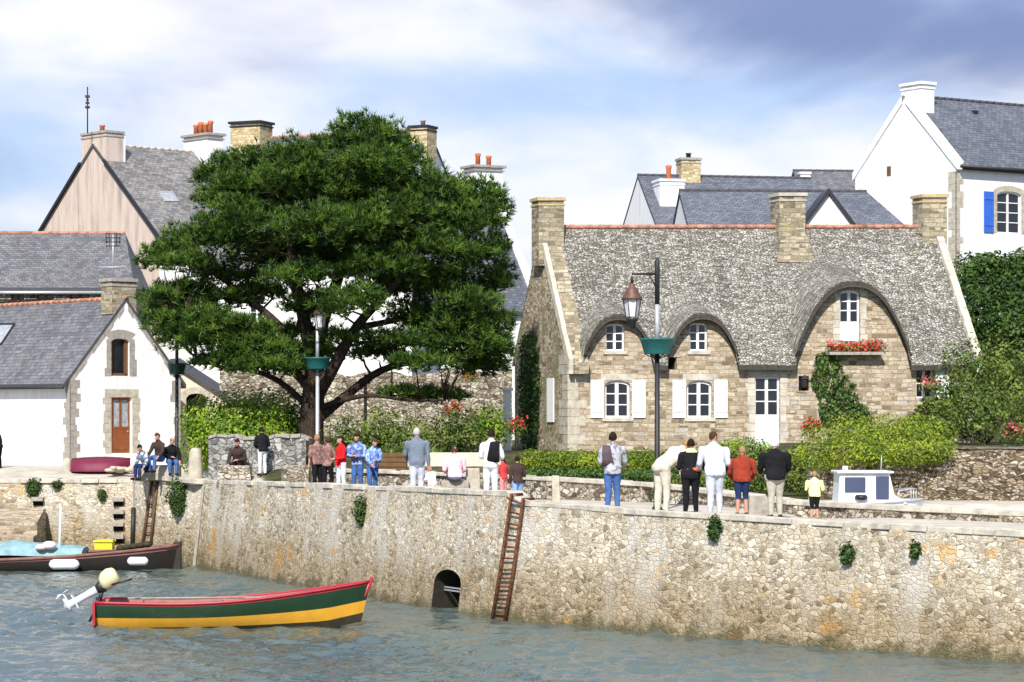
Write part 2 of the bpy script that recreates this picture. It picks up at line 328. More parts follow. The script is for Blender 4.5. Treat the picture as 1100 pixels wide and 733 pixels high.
M['slate_brown'] = slates('old_grey_slate', (.13, .123, .118), (.26, .25, .235), moss=(.33, .28, .22), contrast=1.2)
M['ridge'] = plain('terracotta_ridge', (.42, .20, .13), .85, .2, .6, 2.5)
M['ridge_dark'] = plain('dark_ridge', (.07, .07, .08), .8, .2, .2, 3)
M['white'] = plaster('white_limewash', (.80, .80, .79), (.52, .50, .44), .5)
M['white_dirty'] = plaster('old_white_limewash', (.78, .78, .76), (.5, .48, .42), .6)
M['pink'] = plaster('streaked_pink_render', (.57, .475, .405), (.30, .24, .20), .9)
M['cream'] = plaster('cream_render', (.66, .60, .48), (.42, .37, .28), .6)
M['paint'] = plain('white_paint', (.78, .79, .80), .45, .4, .06, 4)
M['glass'] = plain('dark_window_glass', (.012, .015, .02), .06, .6, .3, 2)
M['glass_pale'] = plain('pale_curtained_glass', (.34, .36, .38), .15, .6, .4, 6)
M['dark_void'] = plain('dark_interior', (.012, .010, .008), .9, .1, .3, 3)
M['blue'] = plain('blue_shutter_paint', (.035, .13, .55), .5, .4, .12, 4)
M['door_wood'] = plain('varnished_orange_wood', (.24, .075, .025), .4, .4, .25, 5)
M['wood_brown'] = plain('brown_wood', (.14, .075, .035), .7, .2, .3, 5)
M['green_paint'] = plain('dark_green_paint', (.008, .040, .038), .45, .4, .2, 6)
M['teal'] = plain('teal_planter_paint', (.012, .125, .115), .5, .4, .2, 4)
M['iron'] = plain('black_iron', (.018, .018, .02), .5, .4, .3, 9)
M['grey_metal'] = plain('grey_metal', (.45, .46, .48), .4, .5, .2, 9, .3)
M['copper'] = plain('lantern_copper', (.13, .065, .045), .55, .4, .3, 9, .2)
M['rust'] = plain('rusty_iron', (.13, .05, .022), .9, .2, .7, 9, bump=.8)
M['terracotta'] = plain('terracotta_pot', (.58, .16, .07), .8, .2, .25, 4)
M['bark'] = bark()
M['pine'] = leafm('pine_needles', (.012, .036, .006), (.056, .122, .014), (.125, .215, .024), .2)
M['pine_dark'] = leafm('dark_hedge_leaf', (.012, .034, .008), (.050, .11, .018), (.08, .15, .02), .25)
M['hedge'] = leafm('yellow_green_leaf', (.070, .12, .010), (.23, .33, .025), (.36, .43, .035), .3)
M['bush'] = leafm('bright_bush_leaf', (.050, .12, .010), (.20, .36, .022), (.36, .47, .04), .35)
M['shrub'] = leafm('mixed_shrub_leaf', (.022, .055, .010), (.14, .22, .035), (.24, .30, .06), .3)
M['ivy'] = leafm('ivy_leaf', (.018, .055, .012), (.08, .16, .028), (.12, .20, .04), .2)
M['tuft'] = leafm('wall_plant_leaf', (.020, .055, .014), (.085, .15, .03), None, .25)
M['petal_red'] = plain('red_petals', (.62, .03, .03), .6, .3, .3, 20)
M['petal_pink'] = plain('pink_petals', (.62, .10, .13), .6, .3, .3, 20)
M['water'] = watermat(); M['ground'] = groundm()

# ------------------------------------------------------------------ foliage
def rnd_dirs(n):
    v = RNG.normal(size=(n, 3)); return v / np.linalg.norm(v, axis=1, keepdims=True)
def leaves(c, d, size, asp=.45):
    """rhombus leaves: centres c, directions d"""
    n = len(c); s = size * RNG.uniform(.6, 1.35, (n, 1)); q = rnd_dirs(n); w = np.cross(d, q); w /= np.linalg.norm(w, axis=1, keepdims=True) + 1e-9
    V = np.stack([c - d * s * .5, c + w * s * asp * .5 - d * s * .05, c + d * s * .5, c - w * s * asp * .5 - d * s * .05], 1).reshape(-1, 3)
    return V, np.arange(4 * n).reshape(-1, 4)
def leaves_out(c, nrm, size, asp=.5, jit=.8):
    """leaves whose faces look roughly outward along nrm"""
    n = len(c); N_ = nrm + rnd_dirs(n) * jit; N_ /= np.linalg.norm(N_, axis=1, keepdims=True) + 1e-9; a = np.cross(N_, rnd_dirs(n)); a /= np.linalg.norm(a, axis=1, keepdims=True) + 1e-9; w = np.cross(N_, a); s = size * RNG.uniform(.5, 1.5, (n, 1))
    V = np.stack([c - a * s * .5, c + w * s * asp * .5, c + a * s * .5 - N_ * s * .12, c - w * s * asp * .5], 1).reshape(-1, 3); return V, np.arange(4 * n).reshape(-1, 4)
def needle_tufts(c, d, size, k=9):
    """fans of thin needles around direction d at points c"""
    n = len(c); C = np.repeat(c, k, 0); D = np.repeat(d, k, 0) * 1.0 + rnd_dirs(n * k) * .95; D /= np.linalg.norm(D, axis=1, keepdims=True)
    s = size * RNG.uniform(.65, 1.25, (n * k, 1)); q = rnd_dirs(n * k); w = np.cross(D, q); w /= np.linalg.norm(w, axis=1, keepdims=True) + 1e-9
    V = np.stack([C - w * s * .085, C + w * s * .085, C + D * s + w * s * .02, C + D * s - w * s * .02], 1).reshape(-1, 3)
    return V, np.arange(4 * n * k).reshape(-1, 4)
def lumps(c, r, n, lump=.22, shell=.55, up=0.):
    """points in a lumpy ellipsoid shell; returns points and outward directions"""
    d = rnd_dirs(n)
    if up: d[:, 2] = np.abs(d[:, 2]) * np.where(RNG.random(n) < up, 1, -1)
    off = np.array([noise.noise(Vector(x * 2.1) + Vector(c) * .7) + .5 * noise.noise(Vector(x * 5.) + Vector(c)) for x in d])
    rad = (1 + lump * 1.6 * off) * (1 - (RNG.random(n) ** 1.6) * shell)
    return np.array(c) + d * np.array(r) * rad[:, None], d
def bush(parent, name, mat, clumps, size, dens=260, asp=.5, lump=.25, shell=.5, jit=.75):
    Vs, Fs, o = [], [], 0
    for c, r in clumps:
        n = int(dens * 1.9 * (r[0] * r[1] + r[0] * r[2] + r[1] * r[2]) * 4 / 3)
        p, d = lumps(c, r, n, lump, min(.8, shell + .15)); size_ = size * .78; d = d + np.array([0, 0, .35])
        V, Fq = leaves_out(p, d, size_, max(asp, .5), jit); Vs.append(V); Fs.append(Fq + o); o += len(V)
    return np_mesh(name, np.concatenate(Vs), np.concatenate(Fs), mat, parent)
def stems(parent, name, base, tops, r=.03, mat=None):
    mb = MB()
    for t in tops:
        b = Vector(base) + Vector((random.uniform(-.1, .1), random.uniform(-.1, .1), 0)); t = Vector(t); mid = b.lerp(t, .5) + Vector((random.uniform(-.1, .1), 0, .08))
        mb.tube([b, mid, t], [r, r * .8, r * .4], 5)
    return mb.build(name, mat or M['bark'], parent)

# ------------------------------------------------------------------ wall panels with real openings
def panel(mb, Pf, u0, u1, topf, ops=(), du=.6, m=0, depth=.18, rm=None, uvo=(0, 0)):
    rm = m if rm is None else rm
    us = {round(u0, 4), round(u1, 4)}; u = u0
    while u < u1: us.add(round(u, 4)); u += du
    for o in ops:
        for i in range(9 if o[4] else 2): us.add(round(lerp(o[0], o[1], i / (8 if o[4] else 1)), 4))
    us = sorted(q for q in us if u0 - 1e-6 <= q <= u1 + 1e-6)
    def atop(o, u):
        if not o[4]: return o[3]
        t = (u - o[0]) / (o[1] - o[0]) * 2 - 1; return o[3] - o[4] * (1 - math.sqrt(max(0, 1 - t * t)))
    for a, b in zip(us[:-1], us[1:]):
        if b - a < 1e-4: continue
        mid = (a + b) / 2; la = lb = 0.
        cov = sorted([o for o in ops if o[0] < mid < o[1]], key=lambda o: o[2])
        for o in cov + [None]:
            ha, hb = (topf(a), topf(b)) if o is None else (o[2], o[2])
            if max(ha - la, hb - lb) > 1e-4:
                mb.face([Pf(a, la, 0), Pf(b, lb, 0), Pf(b, hb, 0), Pf(a, ha, 0)], m, [(a + uvo[0], la + uvo[1]), (b + uvo[0], lb + uvo[1]), (b + uvo[0], hb + uvo[1]), (a + uvo[0], ha + uvo[1])])
            if o is None: break
            ta, tb = atop(o, a), atop(o, b)
            mb.face([Pf(a, o[2], 0), Pf(a, o[2], depth), Pf(b, o[2], depth), Pf(b, o[2], 0)], rm)
            mb.face([Pf(a, ta, 0), Pf(b, tb, 0), Pf(b, tb, depth), Pf(a, ta, depth)], rm)
            if abs(a - o[0]) < 1e-3: mb.face([Pf(a, o[2], 0), Pf(a, ta, 0), Pf(a, ta, depth), Pf(a, o[2], depth)], rm)
            if abs(b - o[1]) < 1e-3: mb.face([Pf(b, o[2], 0), Pf(b, o[2], depth), Pf(b, tb, depth), Pf(b, tb, 0)], rm)
            la, lb = ta, tb

class House:
    """long side from o along e (length L), depth direction n (width W); optional skewed plan"""
    def __init__(s, name, label, cat, px, D, beta, L, Wd, z0, ze, zr, group=None, ndir=None):
        s.o = Vector((XP(px, D), D, 0)); s.e = Vector((math.cos(R(beta)), math.sin(R(beta)), 0)); s.n = Vector(ndir).normalized() if ndir else Vector((-s.e.y, s.e.x, 0))
        s.L, s.W, s.z0, s.ze, s.zr = L, Wd, z0, ze, zr
        s.t = thing(name, label, cat, (s.o.x, s.o.y, z0), group)
    def pt(s, a, b, z): q = s.o + s.e * a + s.n * b; return Vector((q.x, q.y, z))
    def ray(s, px, py, p0, nr):
        c = Vector((0, 0, CZ)); d = Vector(((px - 550) / F, 1, -(py - HY) / F)); return c + d * ((p0 - c).dot(nr) / d.dot(nr))
    def fpx(s, px, py):                           # pixel -> (a, v) on the front wall
        q = s.ray(px, py, s.o, Vector((s.e.y, -s.e.x, 0))); return (q - s.o).dot(s.e), q.z - s.z0
    def gpx(s, px, py, a=0):                      # pixel -> (b, v) on a gable
        o = s.o + s.e * a; q = s.ray(px, py, o, Vector((s.n.y, -s.n.x, 0))); return (q - o).dot(s.n), q.z - s.z0
    def front(s, u, v, d): return s.pt(u, d, s.z0 + v)
    def gable(s, u, v, d): return s.pt(d, u, s.z0 + v)
    def gabler(s, u, v, d): return s.pt(s.L - d, u, s.z0 + v)
    def walls(s, mat, gmat=None, fops=(), gops=(), rops=(), topf=None, names=('wall', 'gable_wall'), hip=False):
        H = s.ze - s.z0; slope = (s.zr - s.ze) / (s.W / 2); gt = lambda u: H + slope * min(u, s.W - u)
        mb = MB(); panel(mb, s.front, 0, s.L, topf or (lambda u: H), fops); s.wall = mb.build(names[0], mat, s.t)
        mb = MB(); panel(mb, lambda u, v, d: s.pt(u, s.W - d, s.z0 + v), 0, s.L, lambda u: H); mb.build('rear_wall', mat, s.t)
        mb = MB(); panel(mb, s.gable, 0, s.W, gt, gops, du=s.W / 8); s.gw = mb.build(names[1], gmat or mat, s.t)
        mb = MB(); panel(mb, s.gabler, 0, s.W, (lambda u: H) if hip else gt, rops, du=s.W / 8); mb.build(names[1], gmat or mat, s.t)
    def roof(s, mat, t=.12, oe=.25, og=.08, ridge=None, hipr=0, hipl=0, edge=None, rr=.09):
        sl = (s.zr - s.ze) / (s.W / 2); mb = MB()
        for sg in (0, 1):
            bb = (lambda b: b) if sg == 0 else (lambda b: s.W - b)
            a0, a1 = -og, s.L + og
            top = [s.pt(a0, bb(-oe), s.ze - oe * sl + t), s.pt(a1, bb(-oe), s.ze - oe * sl + t), s.pt(a1 - hipr, bb(s.W / 2), s.zr + t), s.pt(a0 + hipl, bb(s.W / 2), s.zr + t)]
            bot = [p - Vector((0, 0, t * 1.3)) for p in top]
            fs = [(0, 1, 2, 3), (7, 6, 5, 4), (0, 4, 5, 1), (1, 5, 6, 2), (3, 7, 4, 0)]
            mb.idx(top + bot, [fs[0], fs[1]]); mb.idx(top + bot, fs[2:], 1)
        for h, a0, aa in ((hipr, s.L + og, s.L + og - hipr), (hipl, -og, -og + hipl)):
            if h: mb.face([s.pt(a0, -oe, s.ze - oe * sl + t), s.pt(a0, s.W + oe, s.ze - oe * sl + t), s.pt(aa, s.W / 2, s.zr + t)])
        s.rf = mb.build('roof', [mat, edge or M['ridge_dark']], s.t); s.sl = sl; s.rt = t
        if ridge:
            mb = MB(); a = -og + hipl
            while a < s.L + og - hipr - .02:
                b2 = min(a + .42, s.L + og - hipr); mb.tube([s.pt(a, s.W / 2, s.zr + t - .01), s.pt(b2, s.W / 2, s.zr + t - .01)], [rr, rr * .82], 8); a += .4
            mb.build('ridge_tiles', ridge, s.rf)
    def chimney(s, a, b, wa, wb, zb, zt, mat, cap=None, pots=0, capover=.055, name='chimney', potcol=None, poth=.42):
        mb = MB(); c = s.pt(a, b, (zb + zt) / 2); mb.obox(c, s.e * wa / 2, s.n * wb / 2, (0, 0, (zt - zb) / 2))
        ch = mb.build(name, mat, s.t, .015)
        mb = MB(); mb.obox(s.pt(a, b, zt + .06), s.e * (wa / 2 + capover), s.n * (wb / 2 + capover), (0, 0, .06)); mb.obox(s.pt(a, b, zt - .14), s.e * (wa / 2 + capover * .5), s.n * (wb / 2 + capover * .5), (0, 0, .035))
        mb.build('chimney_cap', cap or M['quoin_dark'], ch, .01)
        for i in range(pots):
            off = (i - (pots - 1) / 2) * (max(wa, wb) / max(pots, 1) * .8); q = s.pt(a + (off if wa >= wb else 0), b + (off if wb > wa else 0), zt + .12)
            h = poth * (1 if i % 2 == 0 else .85); mb = MB(); mb.lathe(q, [(.12, 0), (.11, h * .75), (.14, h * .8), (.14, h), (.10, h), (.09, h * .6)], 12)
            mb.build('chimney_pot', potcol or M['terracotta'], ch)
        return ch

def window(par, Pf, o, nx=2, nz=3, frame=None, glass=None, dep=.14, name='window', panelfrac=0., fw=.055):
    """casement with frame bars and a separate pane, set back in opening o=(u0,u1,v0,v1,arch)"""
    frame = frame or M['paint']; u0, u1, v0, v1, ar = o; mb = MB()
    def bar(a, b, c, d, q0=dep - .05, q1=dep):
        vs = [Pf(x, y, q) for q in (q0, q1) for (x, y) in ((a, c), (b, c), (b, d), (a, d))]
        mb.idx(vs, [(0, 1, 2, 3), (7, 6, 5, 4), (0, 4, 5, 1), (1, 5, 6, 2), (2, 6, 7, 3), (3, 7, 4, 0)])
    vp = lerp(v0, v1, panelfrac)
    bar(u0, u0 + fw, v0, v1 - ar * .6); bar(u1 - fw, u1, v0, v1 - ar * .6); bar(u0 + fw, u1 - fw, v0, v0 + fw)
    if ar:
        N = 8; top = []
        for i in range(N + 1):
            t = i / N * 2 - 1; top.append((lerp(u0, u1, i / N), v1 - ar * (1 - math.sqrt(max(0, 1 - t * t)))))
        for (a, va), (b, vb) in zip(top[:-1], top[1:]):
            vs = [Pf(x, y, q) for q in (dep - .05, dep) for (x, y) in ((a, va - fw * 1.3), (b, vb - fw * 1.3), (b, vb), (a, va))]
            mb.idx(vs, [(0, 1, 2, 3), (0, 4, 5, 1)])
    else: bar(u0 + fw, u1 - fw, v1 - fw, v1)
    if panelfrac: bar(u0 + fw, u1 - fw, v0 + fw, vp, dep - .03, dep)
    mu = (u0 + u1) / 2
    for i in range(1, nx):
        q = lerp(u0, u1, i / nx); w = fw * (.8 if nx == 2 else .4); bar(q - w, q + w, vp, v1 - fw, dep - .055, dep)
    for i in range(1, nz): q = lerp(vp + fw, v1 - fw, i / nz); bar(u0 + fw, u1 - fw, q - .018, q + .018, dep - .045, dep)
    w = mb.build(name, frame, par)
    g = MB(); g.face([Pf(u0, v0, dep - .012), Pf(u1, v0, dep - .012), Pf(u1, v1 - .004, dep - .012), Pf(u0, v1 - .004, dep - .012)])
    g.build('pane', glass or M['glass'], w); return w
def blocks(par, Pf, o, mat, w=.2, name='stone_surround', proud=.012, lint=.22, sides=True, var=.09, seed=1):
    """dressed stones round opening o"""
    rn = random.Random(seed); u0, u1, v0, v1, ar = o; mb = MB()
    def blk(a, b, c, d):
        p = proud * rn.uniform(.7, 1.4); vs = [Pf(x, y, q) for q in (-p, .03) for (x, y) in ((a, c), (b, c), (b, d), (a, d))]
        mb.idx(vs, [(0, 1, 2, 3), (0, 4, 5, 1), (1, 5, 6, 2), (2, 6, 7, 3), (3, 7, 4, 0)])
    if sides:
        v = v0
        while v < v1 - .05:
            h = rn.uniform(.2, .34); v2 = min(v + h, v1)
            blk(u0 - w - rn.uniform(-.3, 1) * var, u0 - .002, v, v2 - .012); blk(u1 + .002, u1 + w + rn.uniform(-.3, 1) * var, v, v2 - .012); v = v2
    if ar:
        N = 7; c = (u0 + u1) / 2; hw = (u1 - u0) / 2
        for i in range(N):
            ps = []
            for t, k in ((i / N, 0), ((i + .93) / N, 0), ((i + .93) / N, 1), (i / N, 1)):
                x = t * 2 - 1; y = v1 - ar * (1 - math.sqrt(max(0, 1 - x * x))); ps.append((c + x * (hw + k * lint * .8), y + .004 + k * lint * (1 - .25 * abs(x))))
            vs = [Pf(x, y, q) for q in (-proud, .03) for (x, y) in ps]; mb.idx(vs, [(0, 1, 2, 3), (0, 4, 5, 1), (1, 5, 6, 2), (2, 6, 7, 3), (3, 7, 4, 0)])
    else: blk(u0 - w, u1 + w, v1 + .004, v1 + lint)
    return mb.build(name, mat, par)
def shutter(par, Pf, a, b, c, d, mat, name='shutter'):
    mb = MB()
    def bx(a, b, c, d, q0, q1):
        vs = [Pf(x, y, q) for q in (q0, q1) for (x, y) in ((a, c), (b, c), (b, d), (a, d))]
        mb.idx(vs, [(0, 1, 2, 3), (7, 6, 5, 4), (0, 4, 5, 1), (1, 5, 6, 2), (2, 6, 7, 3), (3, 7, 4, 0)])
    n = 4
    for i in range(n): bx(lerp(a, b, i / n) + .004, lerp(a, b, (i + 1) / n) - .004, c, d, -.055, -.02)
    for q in (.18, .82): z = lerp(c, d, q); bx(a + .02, b - .02, z - .035, z + .035, -.075, -.055)
    return mb.build(name, mat, par)

exec_parts = []
# ================================================================== SETTING
def poly_arc(pts):
    s = [0.]
    for a, b in zip(pts[:-1], pts[1:]): s.append(s[-1] + (Vector(b[:2]) - Vector(a[:2])).length)
    return s
class WallLine:
    """a wall along a ground polyline, leaning back by batter over its height"""
    def __init__(s, pts, z0, batter, Href):
        s.p = [Vector((q[0], q[1])) for q in pts]; s.s = poly_arc(s.p); s.z0 = z0; s.bt = batter; s.H = Href; s.L = s.s[-1]; s.nn = []
        for i in range(len(s.p)):
            t = (s.p[min(i + 1, len(s.p) - 1)] - s.p[max(i - 1, 0)]).normalized(); s.nn.append(Vector((-t.y, t.x)))
    def at(s, u):
        u = min(max(u, 0), s.L)
        for i in range(len(s.s) - 1):
            if u <= s.s[i + 1] + 1e-9: t = (u - s.s[i]) / (s.s[i + 1] - s.s[i]); return s.p[i].lerp(s.p[i + 1], t), s.nn[i].lerp(s.nn[i + 1], t)
        return s.p[-1], s.nn[-1]
    def P(s, u, v, d): q, n = s.at(u); q = q + n * (s.bt * v / s.H + d); return Vector((q.x, q.y, s.z0 + v))
    def u_px(s, px, z):                            # parameter where the wall at height z crosses pixel column px
        lo, hi = 0., s.L; best = min(range(801), key=lambda i: abs((lambda q: q.x / q.y * F + 550 - px)(s.P(s.L * i / 800, z - s.z0, 0)))); return s.L * best / 800
def coping(name, wl, u0, u1, topz, wdt=.42, th=.14, over=.05, mat=None, parent=None, wmin=.5, wmax=1.05, seed=3, off=0.):
    rn = random.Random(seed); mb = MB(); u = u0
    while u < u1 - .05:
        w = rn.uniform(wmin, wmax); u2 = min(u + w, u1); j = rn.uniform(-.04, .03); jz = rn.uniform(-.02, .025)
        c = []
        for uu in (u + .008, u2 - .008):
            z = topz(uu)
            for d in (-over + j, wdt + j):
                for zz in (z - th, z + jz): p = wl.P(uu, z - wl.z0, d + off); p.z = zz; c.append(p)
        mb.idx(c, [(0, 1, 5, 4), (1, 3, 7, 5), (2, 6, 7, 3), (0, 2, 3, 1), (4, 5, 7, 6), (0, 4, 6, 2)])
        u = u2
    return mb.build(name, mat or M['coping'], parent, .012)

WZ = -2.8
def dw(yw): return F * 5 / (yw - 440)
qb = [(205, dw(609)), (250, dw(617)), (335, dw(633)), (464, dw(655)), (545, dw(667)), (620, dw(673.5)), (680, dw(679)), (840, dw(693)), (960, dw(702)), (1100, dw(713)), (1300, dw(730))]
ql = [(XP(a, b), b) for a, b in qb]
Z0 = -3.5
SW = WallLine(ql, Z0, .42, 3.4)
tp = [(205, 515.5), (250, 517), (335, 519.5), (464, 524.5), (545, 528.5), (551, 537.5), (600, 540.5), (680, 547.5), (840, 556.5), (960, 563.5), (1100, 571), (1300, 583)]
_u, _z = [], []
for px, py in tp:
    u = SW.u_px(px, 0); p = SW.P(u, 0 - Z0, 0); _u.append(u); _z.append(ZP(py, p.y))
_u[0] = 0; _u[-1] = SW.L
topz = lambda u: interp(u, _u, _z)
t = thing('sea_wall', 'long pale rubble stone quay wall rising from the water with orange lichen patches', 'quay wall', (ql[0][0], ql[0][1], WZ))
mb = MB(); cu0, cu1 = SW.u_px(463.5, WZ), SW.u_px(492, WZ); cv = ZP(614, 64) - Z0
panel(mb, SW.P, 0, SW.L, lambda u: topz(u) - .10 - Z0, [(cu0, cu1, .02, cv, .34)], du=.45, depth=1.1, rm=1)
mb.face([SW.P(-0, 0, 0), SW.P(0, 0, 3), SW.P(0, topz(0) - Z0 - .02, 3), SW.P(0, topz(0) - Z0 - .02, 0)])
M['drain_dark'] = plain('shade_black_stone', (.02, .018, .012), .7, .3, .4, 6)  # tunnel shade put into the colour of the drain's sunlit side faces
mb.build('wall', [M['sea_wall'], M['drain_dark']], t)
mb = MB(); mb.face([SW.P(cu0 - .2, 0, 1.05), SW.P(cu1 + .2, 0, 1.05), SW.P(cu1 + .2, cv, 1.05), SW.P(cu0 - .2, cv, 1.05)]); dr = mb.build('drain_opening', M['dark_void'], t)
mb = MB()
for dz in (0, .07): mb.obox(SW.P((cu0 + cu1) / 2, cv - .55 + dz, .3), (SW.P(cu1, cv, 0) - SW.P(cu0, cv, 0)) * .49, (0, .02, 0), (0, 0, .018))
mb.build('drain_bar', M['grey_metal'], dr)
coping('coping', SW, .02, SW.L, topz, parent=t, mat=M['coping'], th=.115, over=.03, wmin=.35, wmax=.9)

# recessed harbour wall on the left with its buttress
HWp = [(-420, 90.0), (30, 88.8), (142.6, 88.2), (143, 86.0), (175, 84.6), (204.5, dw(609) + .05)]
HL = WallLine([(XP(a, b), b) for a, b in HWp], Z0, .12, 3.4)
hz = lambda u: interp(u, HL.s, [-.17, -.17, -.15, .02, .03, topz(0)])
HL.nn[2] = Vector((0, 1)); HL.nn[3] = Vector((.3, .95)).normalized(); HL.nn[4] = Vector((.3, .95)).normalized(); HL.nn[5] = SW.nn[0] * 3.5
ht = thing('harbour_wall', 'recessed rubble harbour wall left of the quay corner, behind the dark boat', 'quay wall', (HL.p[2].x, HL.p[2].y, WZ))
mb = MB(); panel(mb, HL.P, 0, HL.L, lambda u: hz(u) - .1 - Z0, du=.45); mb.build('wall', M['sea_wall'], ht)
coping('coping', HL, .02, HL.s[2], hz, parent=ht, seed=8, wdt=.5); coping('coping', HL, HL.s[3], HL.L, hz, parent=ht, seed=9, wdt=.5)
# concrete corner strip
mb = MB(); a = SW.P(.02, .6, -.03); b = SW.P(.02, topz(0) - Z0 - .15, -.03); dirv = (SW.P(.4, 1, 0) - SW.P(0, 1, 0)); dirv.normalize()
mb.idx([a - dirv * .05, a + dirv * .26, b + dirv * .22, b - dirv * .05, a - dirv * .05 + Vector((0, .5, 0)), a + dirv * .26 + Vector((0, .5, 0)), b + dirv * .22 + Vector((0, .5, 0)), b - dirv * .05 + Vector((0, .5, 0))],
       [(0, 1, 2, 3), (0, 4, 5, 1), (1, 5, 6, 2), (2, 6, 7, 3), (3, 7, 4, 0)]); mb.build('corner_strip', M['grey_metal'] if 0 else M['quoin'], t, .01)

# slipway of pale stone on the far left
sp = [P(-60, 560, 87.2)]; mb = MB()
x0, x1 = XP(-120, 87), XP(40, 87)
prof = [(84.6, -2.75), (84.6, -2.35), (85.6, -2.30), (85.6, -2.0), (86.6, -1.95), (86.6, -1.55), (88.6, -1.15), (88.6, -3.2)]
for (ya, za), (yb, zb) in zip(prof[:-1], prof[1:]): mb.face([(x0, ya, za), (x1 - (88 - ya) * -.05, ya, za), (x1 - (88 - yb) * -.05, yb, zb), (x0, yb, zb)])
mb.face([(x1, y, z) for y, z in prof]); tag(mb.build('slipway_steps', M['cottage']), 'pale stone slip landing with broad steps at the foot of the harbour wall', 'slipway')
for i, (px, lab) in enumerate(((41, 'projecting stone treads up the harbour wall above the pale slip landing'), (128, 'projecting stone treads up the harbour wall beside the buttress'))):
    rt = thing('wall_steps', lab, 'steps', P(px, 590, 88.3), 'stone treads set into the harbour wall'); u = HL.u_px(px, -1.)
    for j in range(5):
        mb = MB(); z = -.85 - j * .42; p = HL.P(u, z - Z0, -.08); mb.obox(p, (.20, 0, 0), (0, .17, 0), (0, 0, .07)); mb.build('tread', M['quoin_dark'], rt, .015)
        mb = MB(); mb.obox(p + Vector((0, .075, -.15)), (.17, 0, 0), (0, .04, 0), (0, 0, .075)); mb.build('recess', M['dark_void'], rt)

# ground sheet
def DE(X):
    if X < HL.p[3].x: return interp(X, [HL.p[0].x, HL.p[1].x, HL.p[2].x], [HL.p[0].y, HL.p[1].y, HL.p[2].y]) + .3
    if X < SW.p[0].x: return interp(X, [HL.p[3].x, HL.p[5].x], [HL.p[3].y, HL.p[5].y]) + .3
    pts = [SW.P(u, 3.3, .12) for u in np.linspace(0, SW.L, 60)]
    return interp(X, [p.x for p in pts], [p.y for p in pts])
def GH(X, D):
    h = lerp(-.20, .15, sstep(89, 93.5, D)) if X < -9 else -.24
    g = sstep(-10, -6.5, X)
    if X >= -10: h = lerp(h, lerp(-.24, .80, sstep(79.5, 84.5, D)), g)
    h = max(h, lerp(-.9, 1.08, sstep(8.3, 8.9, X) * sstep(71.6, 72.2, D)))
    if 5 < X < 16: h -= .6 * sstep(58.8, 59.6, D) * (1 - sstep(66, 67, D)) * sstep(6.5, 7.2, X)
    h += 4.6 * sstep(12, 19, X) * sstep(90, 98, D)
    if D > 150: h += sstep(150, 500, D) * 1.0
    return h
xs = sorted(set([-900, -500, -250, -120, -80, -50] + list(np.arange(-36, 30, .6)) + [HL.p[3].x - .01, HL.p[3].x + .001, SW.p[0].x, 40, 60, 90, 140, 250, 500, 900]))
ds = [0, .4, .8] + [1.2 + .5 * i for i in range(60)] + [ 32, 34, 36, 38, 40, 44, 48, 54, 60, 80, 120, 200, 400, 900, 2500]
V = []
for X in xs:
    e = DE(max(-36, min(X, SW.p[-1].x)))
    for d in ds: D = e + d; V.append((X, D, GH(X, D)))
n = len(ds); Fq = [(i * n + j, (i + 1) * n + j, (i + 1) * n + j + 1, i * n + j + 1) for i in range(len(xs) - 1) for j in range(n - 1)]
tag(np_mesh('ground', V, Fq, M['ground']), kind='structure')
wx = np.concatenate([[-3000, -800, -200, -60, -30], np.arange(-20, 14, .10), [16, 24, 60, 200, 800, 3000]]); wy = np.concatenate([[-60, 0, 20, 35, 42], np.arange(46, 92, .10), [100, 200, 600, 1500, 4000]])
gx, gy = np.meshgrid(wx, wy, indexing='ij'); gz_ = np.zeros_like(gx); wr_ = np.random.default_rng(5)
for i in range(60):
    lam = .34 * (1 + i / 14) ** 1.1 * wr_.uniform(.9, 1.1); a = wr_.normal(1.25, 1.0); kx, ky = math.cos(a) * 2 * math.pi / lam, math.sin(a) * 2 * math.pi / lam; gz_ += (.0050 * lam ** .05) * 1.0 * np.sin(kx * gx + ky * gy + wr_.uniform(0, 6.28) + .8 * np.sin(gx * .31 + i) + .8 * np.sin(gy * .27 + i * 2))
gz_ *= ((gx > -20.5) & (gx < 14.5) & (gy > 45.5) & (gy < 92.5)); gz_ = gz_ * (1 + .5 * np.sin(gx * .35 + gy * .2) * np.sin(gy * .33))
WVv = np.stack([gx, gy, gz_ + WZ], -1).reshape(-1, 3); ny_ = len(wy); ii, jj = np.meshgrid(np.arange(len(wx) - 1), np.arange(ny_ - 1), indexing='ij'); i0 = (ii * ny_ + jj).ravel()
tag(np_mesh('sea', WVv, np.stack([i0, i0 + ny_, i0 + ny_ + 1, i0 + 1], 1), M['water'], smooth=True), kind='structure')

